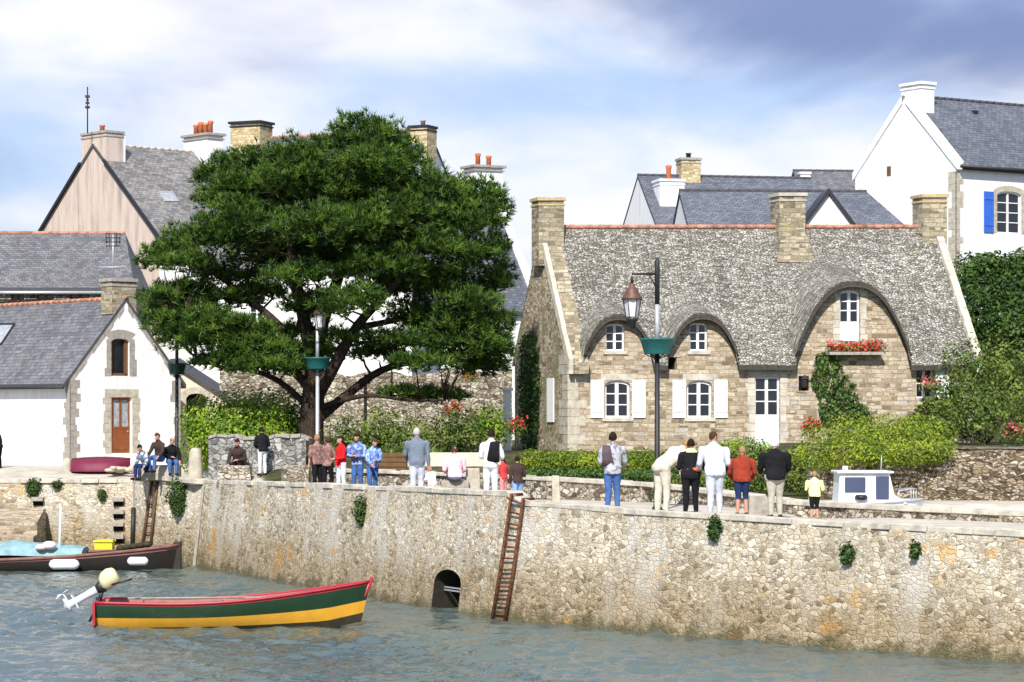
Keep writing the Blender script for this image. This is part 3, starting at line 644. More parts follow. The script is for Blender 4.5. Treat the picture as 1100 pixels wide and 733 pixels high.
# second low wall across the quay
w2 = [(335, 503, .42), (420, 505.5, .42), (520, 509.5, .38), (600, 513.5, .34), (690, 518.5, .28), (760, 526, .16), (850, 538, .05), (960, 544, .02), (1100, 550, 0.), (1300, 560, -.02)]
w2p = [(XP(a, F * (2.2 - z) / (b - 440)), F * (2.2 - z) / (b - 440)) for a, b, z in w2]
W2 = WallLine(w2p, -.7, 0, 1); w2z = lambda u: interp(u, W2.s, [q[2] for q in w2])
for name, lab, a, b in (('low_wall', 'low rubble parapet with pale coping running along the far side of the quay', 0, W2.s[4]), ('low_wall', 'low rubble parapet with pale coping in front of the white cabin boat', W2.s[4] + .0, W2.L)):
    t = thing(name, lab, 'low wall', (W2.at(a)[0].x, W2.at(a)[0].y, -.15)); mb = MB(); panel(mb, W2.P, a, b, lambda u: w2z(u) - .08 + .7, du=.5)
    mb.face([W2.P(a, 0, 0), W2.P(a, 0, .35), W2.P(a, w2z(a) + .6, .35), W2.P(a, w2z(a) + .6, 0)]); mb.build('wall', M['rubble'], t); coping('coping', W2, a + .01, b, w2z, parent=t, wdt=.4, seed=21, th=.1)
def pier(px, y0, y1, D, wpx, lab, mat='quoin', grp=None, name='stone_block', dep=.4, taper=.9):
    p = P(px, y1, D); p.z -= .15; h = ZP(y0, D) - p.z; w = wpx / F * D / 2; rn = random.Random(int(px)); mb = MB()
    q = lambda k, z, j=0.: [p + Vector((sx * w * k + rn.uniform(-.015, .015), sy * dep / 2 * k, z + rn.uniform(-.01, .01))) for sx, sy in ((-1, -1), (1, -1), (1, 1), (-1, 1))]
    mb.loft([q(1.04, 0), q(1, h * .35), q(.97, h * .7), q(taper, h)], smooth=False); o = mb.build(name, M[mat], None, .02)
    return tag(o, lab, 'stone block', grp)
pier(597, 511, 541, 64.5, 9, 'square pale stone pier standing in the low parapet right of the ladder top')
pier(815, 533, 557, 58.6, 22, 'broad grey granite block on the quay between the red jacket and the white haired man', 'quoin_dark', taper=.97)
pier(508, 503, 527, 71.5, 15, 'squat pale stone block on the quay left of the white trousered man', taper=.95)
pier(318, 500, 521, 78, 30, 'wide low rubble block against the grey wall, left of the brown shirted pair', 'rubble', dep=.6, taper=.97)
pier(252, 500, 518, 81.9, 36, 'wide low rubble block in front of the person in a brown jacket', 'rubble', dep=.6, taper=.97)
def bollard(px, y0, y1, D, w, lab):
    p = P(px, y1, D); h = ZP(y0, D) - p.z; mb = MB(); mb.lathe(p, [(w * 1.1, 0), (w * 1.05, h * .2), (w * .95, h * .6), (w * .85, h * .85), (w * .6, h * .97), (w * .1, h)], 10); return tag(mb.build('stone_bollard', M['quoin']), lab, 'bollard', 'stone bollards')
bollard(210, 481, 519, 84, .24, 'pale round topped stone bollard at the quay corner by the bright green bush')
bollard(72, 492, 508, 92, .17, 'short stone bollard at the corner of the white cottage')

# grey wall behind the quay on the left
gl = WallLine([(XP(224, 83), 83), (XP(332, 82.4), 82.4)], -.25, 0, 1); t = thing('garden_wall', 'grey rubble wall under the bright green bush behind two seated people', 'wall', (gl.p[0].x, gl.p[0].y, -.15))
gz = lambda u: 1.32 + .06 * math.sin(u * 3) + .04 * math.sin(u * 9); mb = MB(); panel(mb, gl.P, 0, gl.L, lambda u: gz(u) + .25, du=.2)
mb.face([gl.P(0, 0, 0), gl.P(0, 0, .4), gl.P(0, gz(0) + .25, .4), gl.P(0, gz(0) + .25, 0)]); mb.build('wall', M['rubble_grey'], t); coping('coping', gl, 0, gl.L, lambda u: gz(u) + .04, parent=t, wdt=.45, th=.1, wmin=.2, wmax=.5, mat=M['quoin_dark'])
# retaining wall right
rl = WallLine([(XP(868, 70.4), 70.4), (XP(1030, 69.8), 69.8), (XP(1250, 68.9), 68.9)], -1., .1, 2); rz = lambda u: 1.14 + .02 * math.sin(u * 5)
t = thing('retaining_wall', 'brown coursed rubble retaining wall below the clipped hedge, behind the cabin boat', 'retaining wall', (rl.p[0].x, rl.p[0].y, -.2))
mb = MB(); panel(mb, rl.P, 0, rl.L, lambda u: rz(u) + 1, du=.4); mb.face([rl.P(0, 0, 0), rl.P(0, 0, 2), rl.P(0, 2.1, 2), rl.P(0, 2.1, 0)]); mb.build('wall', M['rubble_brown'], t)
V_ = []
mb = MB(); panel(mb, lambda u, v, d: rl.P(u, 2.0, 0) + Vector((0, v * .6 - .05, .15 + .05 * math.sin(v * 8))), 0, rl.L, lambda u: 1., du=.5); mb.build('wall_top', M['rubble_brown'], t)
# stone garden wall behind the pine
for a, b, D, ya, yb, lab in ((236, 395, 99, 396, 402, 'rough stone garden wall seen under the pine left of its trunk'), (388, 556, 99.2, 402, 398, 'rough stone garden wall seen under the pine between trunk and cottage')):
    g = WallLine([(XP(a, D), D), (XP(b, D), D - .3)], -.2, 0, 1); zz = lambda u, g=g, ya=ya, yb=yb, D=D: ZP(lerp(ya, yb, u / g.L), D) + .08 * math.sin(u * 2.3) + .05 * math.sin(u * 6)
    t = thing('garden_wall', lab, 'wall', (g.p[0].x, D, 0)); mb = MB(); panel(mb, g.P, 0, g.L, lambda u: zz(u) + .2, du=.25); mb.face([g.P(0, zz(0) + .2, 0), g.P(g.L, zz(g.L) + .2, 0), g.P(g.L, zz(g.L) + .2, .4), g.P(0, zz(0) + .2, .4)]); mb.build('wall', M['rubble'], t)

# ================================================================== HOUSES
# --- white cottage on the left
h = House('white_cottage', 'small white cottage with stone quoins, grey slate roof and orange wooden door', 'cottage', 75, 94, 130, 9.5, 4.7, .1, 3.32, 6.18)
h.n = Vector((math.cos(R(40)), math.sin(R(40)), 0))
def gop(h, x0, x1, y0, y1, ar=0., a=0):
    xm = (x0 + x1) / 2; ym = (y0 + y1) / 2
    return (h.gpx(x0, ym, a)[0], h.gpx(x1, ym, a)[0], max(0.02, h.gpx(xm, y1, a)[1]), h.gpx(xm, y0, a)[1], ar)
def fop(h, x0, x1, y0, y1, ar=0.):
    xm = (x0 + x1) / 2; ym = (y0 + y1) / 2; return (h.fpx(x0, ym)[0], h.fpx(x1, ym)[0], max(0.02, h.fpx(xm, y1)[1]), h.fpx(xm, y0)[1], ar)
d1 = gop(h, 119, 142, 427, 487); u1 = gop(h, 119.5, 139, 364, 404, .1)
h.walls(M['white'], gops=[d1, u1]); h.roof(M['slate'], ridge=M['ridge'], og=.02)
blocks(h.t, h.gable, d1, M['quoin'], .26, seed=4, lint=.3); blocks(h.t, h.gable, u1, M['quoin_dark'], .22, seed=5, lint=.34)
# door: glazed half with curtain, panelled orange lower half
dm = lerp(d1[2], d1[3], .45)
mb = MB()
def slab(mb, Pf, a, b, c, d, q0, q1, m=0):
    vs = [Pf(x, y, q) for q in (q0, q1) for (x, y) in ((a, c), (b, c), (b, d), (a, d))]
    mb.idx(vs, [(0, 1, 2, 3), (7, 6, 5, 4), (0, 4, 5, 1), (1, 5, 6, 2), (2, 6, 7, 3), (3, 7, 4, 0)], m)
a_, b_ = d1[0], d1[1]
slab(mb, h.gable, a_ + .1, b_ - .04, d1[2], dm, .10, .15); slab(mb, h.gable, a_ + .18, b_ - .12, d1[2] + .12, dm - .1, .085, .10)
for q in (a_ + .1, (a_ + b_) / 2 - .02, b_ - .1): slab(mb, h.gable, q, q + .07, dm, d1[3], .10, .15)
slab(mb, h.gable, a_ + .1, b_ - .04, d1[3] - .09, d1[3] - .004, .095, .15); slab(mb, h.gable, a_ + .1, b_ - .04, dm - .03, dm + .05, .09, .15)
dd = mb.build('door', M['door_wood'], h.t); mb = MB(); mb.face([h.gable(x, y, .14) for x, y in ((a_, dm), (b_, dm), (b_, d1[3]), (a_, d1[3]))]); mb.build('door_glass', M['glass_pale'], dd)
mb = MB(); slab(mb, h.gable, a_ + .003, a_ + .1, d1[2], d1[3], .09, .15); slab(mb, h.gable, b_ - .04, b_ - .003, d1[2], d1[3], .09, .15); mb.build('door_frame', M['paint'], h.t)
mb = MB(); mb.ell(h.gable(b_ - .14, dm - .12, .08), (.03, .03, .03), 8); mb.build('door_handle', M['grey_metal'], dd)
mb = MB(); a_, b_ = u1[0], u1[1]; slab(mb, h.gable, a_, a_ + .12, u1[2], u1[3] - .03, .11, .15); slab(mb, h.gable, b_ - .16, b_, u1[2], u1[3] - .03, .10, .15); slab(mb, h.gable, a_, b_, u1[2], u1[2] + .1, .1, .15)
w_ = mb.build('window', M['wood_brown'], h.t); mb = MB(); mb.face([h.gable(x, y, .17) for x, y in ((a_, u1[2]), (b_, u1[2]), (b_, u1[3]), (a_, u1[3]))]); mb.build('pane', M['glass'], w_)
# gable quoins + verge stones
mb = MB(); rn = random.Random(5); v = 0
while v < h.ze - h.z0 - .1:
    hh = rn.uniform(.2, .32)
    for k in (0, 1):
        w_1 = rn.choice((.25, .42)) + rn.uniform(-.05, .05); u = (0, w_1) if k == 0 else (h.W - w_1, h.W); slab(mb, h.gable, u[0] - (.012 if k == 0 else 0), u[1] + (.012 if k else 0), v, v + hh - .015, -.012, .03)
        if k == 0: slab(mb, h.front, -.012, rn.uniform(.2, .5), v, v + hh - .015, -.011, .03)
    v += hh
sl = (h.zr - h.ze) / (h.W / 2); q = .03
while q < h.W / 2 - .3:
    hh = rn.uniform(.18, .3); w_1 = rn.uniform(.12, .3)
    for sd in (0, 1):
        f = (lambda b: b) if sd == 0 else (lambda b: h.W - b)
        pts = [(f(q), h.ze - h.z0 + sl * q - w_1), (f(q + hh - .02), h.ze - h.z0 + sl * (q + hh) - w_1), (f(q + hh - .02), h.ze - h.z0 + sl * (q + hh) - .02), (f(q), h.ze - h.z0 + sl * q - .02)]
        vs = [h.gable(x, y, dd_) for dd_ in (-.014, .03) for x, y in pts]; mb.idx(vs, [(0, 1, 2, 3), (0, 4, 5, 1), (1, 5, 6, 2), (2, 6, 7, 3), (3, 7, 4, 0)])
    q += hh
mb.build('quoins', M['quoin_dark'], h.t)
ch = h.chimney(.42, h.W / 2 - .05, .75, 1.05, h.zr - .5, ZP(303, 95.6), M['chimney'])
# skylight
def skylight(h, corners, frame='iron'):
    nr = (h.e.cross((h.pt(0, h.W / 2, h.zr) - h.pt(0, 0, h.ze)))).normalized(); p0 = h.pt(0, 0, h.ze + h.rt)
    q = [h.ray(x, y, p0, nr) for x, y in corners]; nr = nr if nr.y < 0 else -nr; mb = MB(); c = sum(q, Vector()) / 4
    o1 = [p + nr * .05 for p in q]; i1 = [c + (p - c) * .84 + nr * .05 for p in q]; lo = [p - nr * .02 for p in q]
    for i in range(4): j = (i + 1) % 4; mb.face([o1[i], o1[j], i1[j], i1[i]]); mb.face([lo[i], lo[j], o1[j], o1[i]])
    s = mb.build('skylight', M[frame], h.rf); mb = MB(); mb.face([c + (p - c) * .85 + nr * .035 for p in q]); mb.build('pane', M['glass_pale'], s)
skylight(h, [(-12, 371), (2, 371), (17, 348), (-2, 348)])
mb = MB(); mb.tube([h.pt(-.02, -.3, h.ze - .33), h.pt(h.L, -.3, h.ze - .33)], .05, 8); mb.build('gutter', M['iron'], h.t)
# antenna on its chimney
ap = h.pt(.42, h.W / 2, ZP(301, 95.6) + .08); ap = Vector((XP(121.5, ap.y), ap.y, ZP(298, ap.y)))
t = thing('television_antenna', 'grid television antenna on a pale mast above the white cottage chimney', 'antenna', ap)
mb = MB(); mb.tube([ap, ap + Vector((0, 0, 1.62))], .03, 6); mb.build('mast', M['grey_metal'], t)
mb = MB()
for i in range(5): mb.tube([ap + Vector((-.24 + i * .12, 0, 1.12 - abs(i - 2) * -.05)), ap + Vector((-.26 + i * .13, .0, 1.6))], .016, 5)
for z in (1.15, 1.3, 1.45, 1.6): mb.tube([ap + Vector((-.28, -.02, z)), ap + Vector((.28, -.02, z))], .018, 5)
mb.build('reflector', M['iron'], t)
mb = MB(); mb.tube([ap + Vector((-.52, 0, .37)), ap + Vector((.5, 0, .37))], .028, 6); mb.build('crossbar', M['grey_metal'], t)

# --- small cream annex with sloping roof, right of the cottage
s_ = House('lean_to_shed', 'low cream stone shed with sloping dark roof edge right of the white cottage', 'shed', 186, 98.5, 0, 2.6, 3.0, .1, 1.5, 3.2)
so_ = fop(s_, 200, 221, 423, 470, .18)
mb = MB(); panel(mb, s_.front, 0, s_.L, lambda u: lerp(ZP(390, 98.5), ZP(437, 98.5), (u / s_.L)) - s_.z0, [so_], du=.5); s_.wall = mb.build('wall', M['cream'], s_.t)
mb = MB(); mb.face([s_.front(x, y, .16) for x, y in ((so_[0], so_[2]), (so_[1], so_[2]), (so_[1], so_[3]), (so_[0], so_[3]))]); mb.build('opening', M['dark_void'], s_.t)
blocks(s_.t, s_.front, so_, M['quoin'], .2, lint=.25, seed=3)
mb = MB(); a = s_.pt(-.1, -.2, ZP(386, 98.5)); b = s_.pt(s_.L + .1, -.2, ZP(437.5, 98.5)); mb.idx([a, b, b + Vector((0, 3, .1)), a + Vector((0, 3, .1)), a - Vector((0, 0, .14)), b - Vector((0, 0, .14)), b + Vector((0, 3, -.04)), a + Vector((0, 3, -.04))], [(0, 1, 2, 3), (7, 6, 5, 4), (0, 4, 5, 1), (1, 5, 6, 2), (3, 7, 4, 0)])
mb.build('roof', M['ridge_dark'], s_.t)

# --- long slate roofed house behind it
h = House('stone_house', 'long low stone house with dark slate roof and orange ridge behind the white cottage', 'house', -70, 108, 2, 8.2, 6.5, 0, ZP(307, 108), ZP(253, 111.2))
o1 = fop(h, 12, 26, 308, 330); o2 = fop(h, 40, 58, 312, 330); o3 = fop(h, 75, 96, 309, 330)
h.walls(M['rubble'], fops=[o1, o2, o3], hip=True); h.roof(M['slate'], ridge=M['ridge'], hipr=.8, oe=.3)
for o in (o1, o2, o3): window(h.t, h.front, o, 2, 2, frame=M['wood_brown'])
mb = MB(); mb.tube([h.pt(-.1, -.38, h.ze - .30), h.pt(h.L, -.38, h.ze - .30)], .07, 8); mb.build('gutter', M['grey_metal'], h.t)

# --- tall house with pink streaked gable
h = House('tall_gabled_house', 'tall house with a streaked pinkish rendered gable end and old grey slate roof', 'house', 171, 118, 42, 6.5, 10.8, 0, ZP(256, 118), ZP(155, 121))
h.walls(M['white_dirty'], M['pink']); h.roof(M['slate_brown'], ridge=M['coping'], og=.06, oe=.2, t=.14, rr=.07)
h.chimney(.48, h.W / 2, .95, 2.1, h.zr - 2.2, ZP(142, 121), M['pink'], cap=M['quoin_dark'], pots=1, poth=.35)
mb = MB(); mb.obox(h.pt(1.0, h.W / 2, (h.zr + ZP(142, 121)) / 2 - .6), h.e * .08, h.n * 1.04, (0, 0, (ZP(142, 121) - h.zr) / 2 + .58)); mb.build('chimney_side', M['white'], h.t)
h.chimney(6.1, h.W / 2 - .2, .9, 2.0, h.zr - 1.0, ZP(143, 124), M['white'], pots=4, poth=.62, capover=.12)
skylight(h, [(177, 217), (192, 217), (185, 206.5), (171, 206.5)], 'grey_metal')
mb = MB()
for b0, b1 in ((-.2, h.W / 2 - 1.0), (h.W + .2, h.W / 2 + 1.0)):
    s1 = (h.zr - h.ze) / (h.W / 2); zf = lambda b: h.ze + s1 * min(b, h.W - b) + .12
    mb.tube([h.pt(-.1, b0, zf(b0)), h.pt(-.1, b1, zf(b1))], .09, 4, smooth=False)
mb.build('verge_board', M['iron'], h.t)
q = Vector((XP(94, 121.5), 121.5, ZP(143, 121.5))); t = thing('rooftop_antenna', 'thin weather pole on the pink gable chimney', 'antenna', q)
mb = MB(); mb.tube([q, q + Vector((0, 0, 2.15))], .03, 6); mb.build('mast', M['iron'], t)
mb = MB()
for z, w in ((1.7, .10), (1.4, .08), (1.2, .10), (1.55, .05)): mb.obox(q + Vector((0, 0, z)), (w, 0, 0), (0, w, 0), (0, 0, .05))
mb.build('vane', M['iron'], t)

# --- plain white house hidden behind the pine
h = House('white_house', 'white walled house glimpsed through the gaps low in the pine', 'house', 205, 112, 4, 9.5, 7, 0, ZP(287, 112), ZP(215, 115)); o1 = fop(h, 268, 284, 318, 345); o2 = fop(h, 330, 346, 312, 342)
h.walls(M['white_dirty'], fops=[o1, o2]); h.roof(M['slate'], oe=.2)
for o in (o1, o2): window(h.t, h.front, o)

# --- blue slate house with two ochre chimneys
h = House('slate_roofed_house', 'house with blue slate roof between two ochre stone chimneys rising behind the pine', 'house', 222, 132, -25, 10.6, 8, 0, ZP(225, 128), ZP(137, 129))
h.walls(M['white']); h.roof(M['slate_blue'], ridge=M['ridge'], og=.05)
h.chimney(.55, h.W / 2 - .5, 1.75, 1.3, h.zr - 1.6, ZP(126, 131.5), M['chimney_ochre'], cap=M['iron'], capover=.1)
h.chimney(h.L - .25, h.W / 2 - .2, 1.0, 1.1, h.zr - 1.6, ZP(131, 128), M['chimney_ochre'], cap=M['iron'], pots=1, poth=.3, potcol=M['quoin_dark'])
# --- white house right behind the pine
h = House('white_gabled_house', 'white house with grey slate roof and twin potted white chimney right of the pine', 'house', 419, 117, 27, 8.4, 10, 0, ZP(326, 115), ZP(184, 118))
h.L = 7.7; h.walls(M['white']); h.roof(M['slate_blue'], ridge=M['ridge'], og=.0); 
X_ = h.pt(h.L, h.W / 2, h.zr); print('H3 ridge end px', X_.x / X_.y * F + 550)
mb = MB(); s1 = (h.zr - h.ze) / (h.W / 2)
vs = [h.pt(h.L - q, b, h.ze + s1 * b + dz) for q in (0, .38) for b, dz in ((-.2, -.05), (-.2, .26), (h.W / 2, .26), (h.W / 2, -.05))]
mb.idx(vs, [(0, 1, 2, 3), (7, 6, 5, 4), (0, 4, 5, 1), (1, 5, 6, 2), (3, 7, 4, 0)]); mb.build('verge_coping', M['white'], h.t)
h.chimney(h.L - .55, h.W / 2, 1.45, 1.2, h.zr - 1.2, ZP(169, 119), M['white'], pots=2, poth=.6, capover=.15)

# --- upper right white house
h = House('hillside_house', 'large white house with grey slate roof, tall white chimney and blue shutter at right', 'house', 1027, 105, 33, 9.5, 6.2, 4.2, ZP(176, 105), ZP(107, 108))
wo = fop(h, 1071, 1097, 206, 251, .14)
h.walls(M['white'], fops=[wo]); h.roof(M['slate_blue'], ridge=M['ridge_dark'], oe=.22, og=-.2, edge=M['iron'])
window(h.t, h.front, wo, 2, 4); blocks(h.t, h.front, wo, M['quoin'], .2, lint=.24, seed=7); shutter(h.t, h.front, wo[0] - .75, wo[0] - .22, wo[2], wo[3] - .05, M['blue'])
h.chimney(.55, h.W / 2 - .2, .75, 1.2, h.zr - 1.3, ZP(92, 107.5), M['white'], cap=M['white'], capover=.07)
mb = MB(); s1 = (h.zr - h.ze) / (h.W / 2)
for f in ((lambda b: b), (lambda b: h.W - b)):
    vs = [h.pt(q, f(b), h.ze + s1 * b + dz) for q in (-.06, .3) for b, dz in ((-.12, -.12), (-.12, .22), (h.W / 2 - .1, .22), (h.W / 2 - .1, -.12))]; mb.idx(vs, [(0, 1, 2, 3), (7, 6, 5, 4), (0, 4, 5, 1), (1, 5, 6, 2), (3, 7, 4, 0)])
mb.build('gable_coping', M['white_dirty'], h.t)
mb = MB(); rn = random.Random(9); v = 3.5
while v < h.ze - h.z0 - .35:
    hh = rn.uniform(.25, .38); slab(mb, h.front, -.014, rn.choice((.22, .4)), v, v + hh - .02, -.013, .03); slab(mb, h.gable, -.013, rn.choice((.25, .45)), v, v + hh - .02, -.014, .03); v += hh
mb.build('quoins', M['quoin'], h.t)
mb = MB(); mb.tube([h.pt(0, -.3, h.ze - .12), h.pt(h.L, -.3, h.ze - .12)], .07, 8); mb.build('gutter', M['iron'], h.t)
g0 = h.gpx(955, 184); mb = MB(); slab(mb, h.gable, g0[0] - .12, g0[0] + .12, g0[1] - .2, g0[1] + .2, -.02, .02); mb.build('vent', M['wood_brown'], h.t)
q = h.gpx(950, 230); mb = MB(); mb.obox(h.pt(-.3, h.W * .62, 9.2), h.e * .28, h.n * 1.6, (0, 0, 1.6)); mb.build('extension', M['white'], h.t)
q = h.fpx(1047, 122)
mb = MB(); nr = Vector((0, 0, 1)); c = h.ray(1047, 121, h.pt(0, 0, h.ze + .12), (h.e.cross((h.pt(0, h.W / 2, h.zr) - h.pt(0, 0, h.ze)))).normalized()); mb.obox(c, h.e * .12, h.n * .1, (0, 0, .08)); mb.build('roof_vent', M['iron'], h.rf)

# --- slate roofs between the cottage and the hillside house
h = House('slate_cottage', 'low house whose blue slate roof and small white dormer show above the grey cottage roof', 'house', 742, 100, 4, 8.7, 6, 0, ZP(252, 100), ZP(208, 103))
h.walls(M['white'], hip=True); h.roof(M['slate_blue'], ridge=M['ridge_dark'], hipr=1.3, og=.05)
mb = MB(); w_ = .92; ax = XP(890, 98.9); bx_ = (ax, 110.5)
pa, pb, pc = Vector((ax - w_, 98.9, ZP(242, 98.9))), Vector((ax + w_, 98.9, ZP(242, 98.9))), Vector((ax, 98.9, ZP(207, 98.9)))
mb.face([pa - Vector((0, 0, 2)), pb - Vector((0, 0, 2)), pb, pc, pa]); dg = mb.build('dormer', M['white'], h.t)
mb = MB()
for s1 in (-1, 1):
    a = pc + Vector((0, -.15, .16)); b = Vector((ax + s1 * (w_ + .26), 98.75, pa.z - .18)); k = Vector((0, 3.0, 0)); dn = Vector((0, 0, .2)); mb.idx([a, b, b + k, a + k, a - dn, b - dn, b + k - dn, a + k - dn], [(0, 1, 2, 3), (7, 6, 5, 4), (0, 4, 5, 1), (1, 5, 6, 2)])
mb.build('dormer_roof', M['iron'], dg)
h2 = House('far_house', 'white gabled house with potted white chimney and stone stack, leftmost of the distant roofs', 'house', 706, 121, 12, 8.6, 7, 0, ZP(246, 121), ZP(190, 124))
h2.walls(M['white']); h2.roof(M['slate_blue'], ridge=M['ridge_dark'], og=.02)
h2.chimney(1.1, 2.0, 1.2, 1.3, h2.zr - 3.5, ZP(195, 122.5), M['white'], cap=M['white'], pots=1, poth=.7)
h2.chimney(2.5, h2.W / 2, .95, .95, h2.zr - 1.5, ZP(171, 124), M['chimney_ochre'], pots=1, poth=.25, potcol=M['iron'])
h3 = House('far_roof_house', 'furthest house with a short slate roof left of the hillside gable', 'house', 866, 130, 5, 4.2, 6, 0, ZP(220, 130), ZP(186, 133)); h3.walls(M['white']); h3.roof(M['slate'], ridge=M['ridge_dark'])
h3.chimney(.4, 2.6, .5, .9, h3.zr - 1.2, ZP(187, 132), M['white'], cap=M['white'])

# ================================================================== THE GRANITE COTTAGE
c = House('granite_cottage', 'granite cottage with curved grey roof, eyebrow dormers and white shuttered windows', 'cottage', 610, 87.5, -.6, 13.6, 5.8, .7, ZP(378, 87.5), ZP(246, 90.2), ndir=(-.306, .952, 0))
H = c.ze - c.z0; S = (c.zr - c.ze) / (c.W / 2)
HU = [(c.fpx(661, 378)[0], 1.16, 1.22), (c.fpx(751, 378)[0], 1.16, 1.24), (c.fpx(912, 378)[0], 1.90, 2.32)]
def hump(a):
    v = 0
    for ca, hw, hh in HU:
        t = abs(a - ca) / hw
        if t < 1: v = max(v, hh * math.cos(math.pi / 2 * t ** 1.25) ** .85)
    return v
ops = [fop(c, 650, 677, 409, 449, .16), fop(c, 738, 765, 409, 449, .16), fop(c, 811, 838, 405, 480), fop(c, 651, 671, 348, 377, .08), fop(c, 741, 760, 347, 377, .08), fop(c, 902, 924, 312, 366, .12),
       fop(c, 718, 727, 384, 397), fop(c, 858, 869, 404, 420), fop(c, 984, 1003, 396, 428)]
mb = MB(); panel(mb, c.front, 0, c.L, lambda u: H + hump(u) - .06, ops, du=.12, depth=.2); c.wall = mb.build('wall', M['cottage'], c.t)
gt = lambda u: H + S * min(u, c.W - u)
gslot = gop(c, 588.5, 596, 408, 452)
mb = MB(); panel(mb, c.gable, 0, c.W, gt, [gslot], du=c.W / 10, depth=.25); mb.build('gable_wall', M['gable'], c.t)
mb = MB(); panel(mb, c.gabler, 0, c.W, gt, du=c.W / 10); mb.build('gable_wall', M['gable'], c.t)
mb = MB(); panel(mb, lambda u, v, d: c.pt(u, c.W - d, c.z0 + v), 0, c.L, lambda u: H); mb.build('rear_wall', M['gable'], c.t)
# roof: curved sheet lifting over the dormers
T = .17
def zfront(a, b):
    zp = c.ze + S * b + .05; f = sstep(0, 1, (c.L - abs(a - c.L / 2) * 2) * 0 + 1)
    za = c.ze + hump(a) + .30 * (b + .3) + (.02 if hump(a) > 0 else -9); k = .16
    m_ = max(zp, za); return m_ + k * math.log(1 + math.exp(-abs(zp - za) / k)) * (1 if hump(a) > 0 else 0)
na, nb = 300, 34; A_ = np.linspace(-.02, c.L + .05, na); B_ = np.concatenate([np.linspace(-.34, .6, 12), np.linspace(.75, c.W / 2, nb - 12)])
top = [[None] * nb for _ in range(na)]
for i, a in enumerate(A_):
    for j, b in enumerate(B_):
        q = c.pt(a, b, zfront(a, b) + .02 * noise.noise(Vector((a * .9, b * .9, 1))) + .012 * noise.noise(Vector((a * 5, b * 5, 3)))); top[i][j] = q
mb = MB()
slen = [0.]
for j in range(1, nb): slen.append(slen[-1] + math.hypot(B_[j] - B_[j - 1], S * (B_[j] - B_[j - 1])))
for i in range(na - 1):
    for j in range(nb - 1):
        mb.face([top[i][j], top[i + 1][j], top[i + 1][j + 1], top[i][j + 1]], 0, [(A_[i], slen[j]), (A_[i + 1], slen[j]), (A_[i + 1], slen[j + 1]), (A_[i], slen[j + 1])], False)
    a, b = top[i][0], top[i + 1][0]; dn = Vector((0, .02, -T)); mb.face([a + dn, b + dn, b, a], 1)
    a2 = top[i][3] + Vector((0, .1, -T)); b2 = top[i + 1][3] + Vector((0, .1, -T)); mb.face([a + dn, a2, b2, b + dn], 1)
for i in (0, na - 1):
    for j in range(nb - 1): a, b = top[i][j], top[i][j + 1]; mb.face([a, b, b - Vector((0, 0, T)), a - Vector((0, 0, T))], 1)
bk = [c.pt(-.02, c.W / 2, c.zr + .05), c.pt(c.L + .05, c.W / 2, c.zr + .05), c.pt(c.L + .05, c.W + .3, c.ze - .3 * S + .05), c.pt(-.02, c.W + .3, c.ze - .3 * S + .05)]; mb.face(bk)
c.rf = mb.build('roof', [M['lauze'], M['thatch_edge']], c.t)
# raised roof mouldings round each dormer arch
for k_, (ca, hw, hh) in enumerate(HU):
    pts = [c.pt(a, -.355, c.ze + (hump(a) - .10) - .06) for a in np.linspace(ca - hw * 1.02, ca + hw * 1.02, 34)]; mb = MB(); mb.tube(pts, .028, 6); mb.build('dormer_edge', M['thatch_edge'], c.rf)
    pts = [c.pt(a, -.30, zfront(a, -.30) + .03) for a in np.linspace(ca - hw * 1.08, ca + hw * 1.08, 34)]; mb = MB(); mb.tube(pts, .035, 6); mb.build('dormer_edge', M['lauze'], c.rf)
mb = MB(); a = 0
while a < c.L - .1: mb.tube([c.pt(a, c.W / 2, c.zr + .07), c.pt(min(a + .36, c.L), c.W / 2, c.zr + .07)], [.085, .07], 8); a += .34
mb.build('ridge_tiles', M['ridge'], c.rf)
# verges
def verge(a0, a1, mat, lift, name='verge', seed=2):
    rn = random.Random(seed); mb = MB(); b = -.34
    while b < c.W / 2 - .05:
        b2 = min(b + rn.uniform(.3, .5), c.W / 2); l = lift + rn.uniform(-.01, .02); g = .015
        vs = [c.pt(aa, bb, c.ze + S * bb + .05 + dz) for aa in (a0, a1) for bb, dz in ((b, -.3), (b, l), (b2 - g, l), (b2 - g, -.3))]; mb.idx(vs, [(0, 1, 2, 3), (7, 6, 5, 4), (0, 4, 5, 1), (1, 5, 6, 2), (2, 6, 7, 3), (3, 7, 4, 0)]); b = b2
    return mb.build(name, mat, c.rf, .01)
verge(-.08, .08, M['coping'], .18); verge(.11, .60, M['chimney'], .06, seed=5); verge(c.L - .08, c.L + .16, M['coping'], .24, seed=6)
mb = MB()
for bb in np.arange(.1, c.W / 2, .35): pass
c.chimney(.22, c.W / 2 - .1, .88, .8, c.zr - 1.3, ZP(217, 90.3), M['chimney'], cap=M['coping_ochre'])
am = c.fpx(852, 240)[0] + 1.0
c.chimney(am, c.W / 2, .90, .8, c.zr - 1.2, ZP(212, 90.2), M['chimney'], cap=M['quoin'])
mb = MB(); q = c.pt(am, c.W / 2 - .55, 0)
mb.loft([[Vector((q.x + sx * w, q.y + sy * d + dy, z)) for sx, sy in ((-1, -1), (1, -1), (1, 1), (-1, 1))] for w, d, dy, z in ((.62, .2, -.12, c.zr - 1.2), (.58, .25, -.02, c.zr - .9), (.50, .3, .1, c.zr - .5), (.46, .3, .2, c.zr - .3))], smooth=False); mb.build('chimney_base', M['chimney'], c.rf)
c.chimney(c.L - .15, c.W / 2, .84, .8, c.zr - 1.4, ZP(213, 90), M['chimney'], cap=M['coping_ochre'])
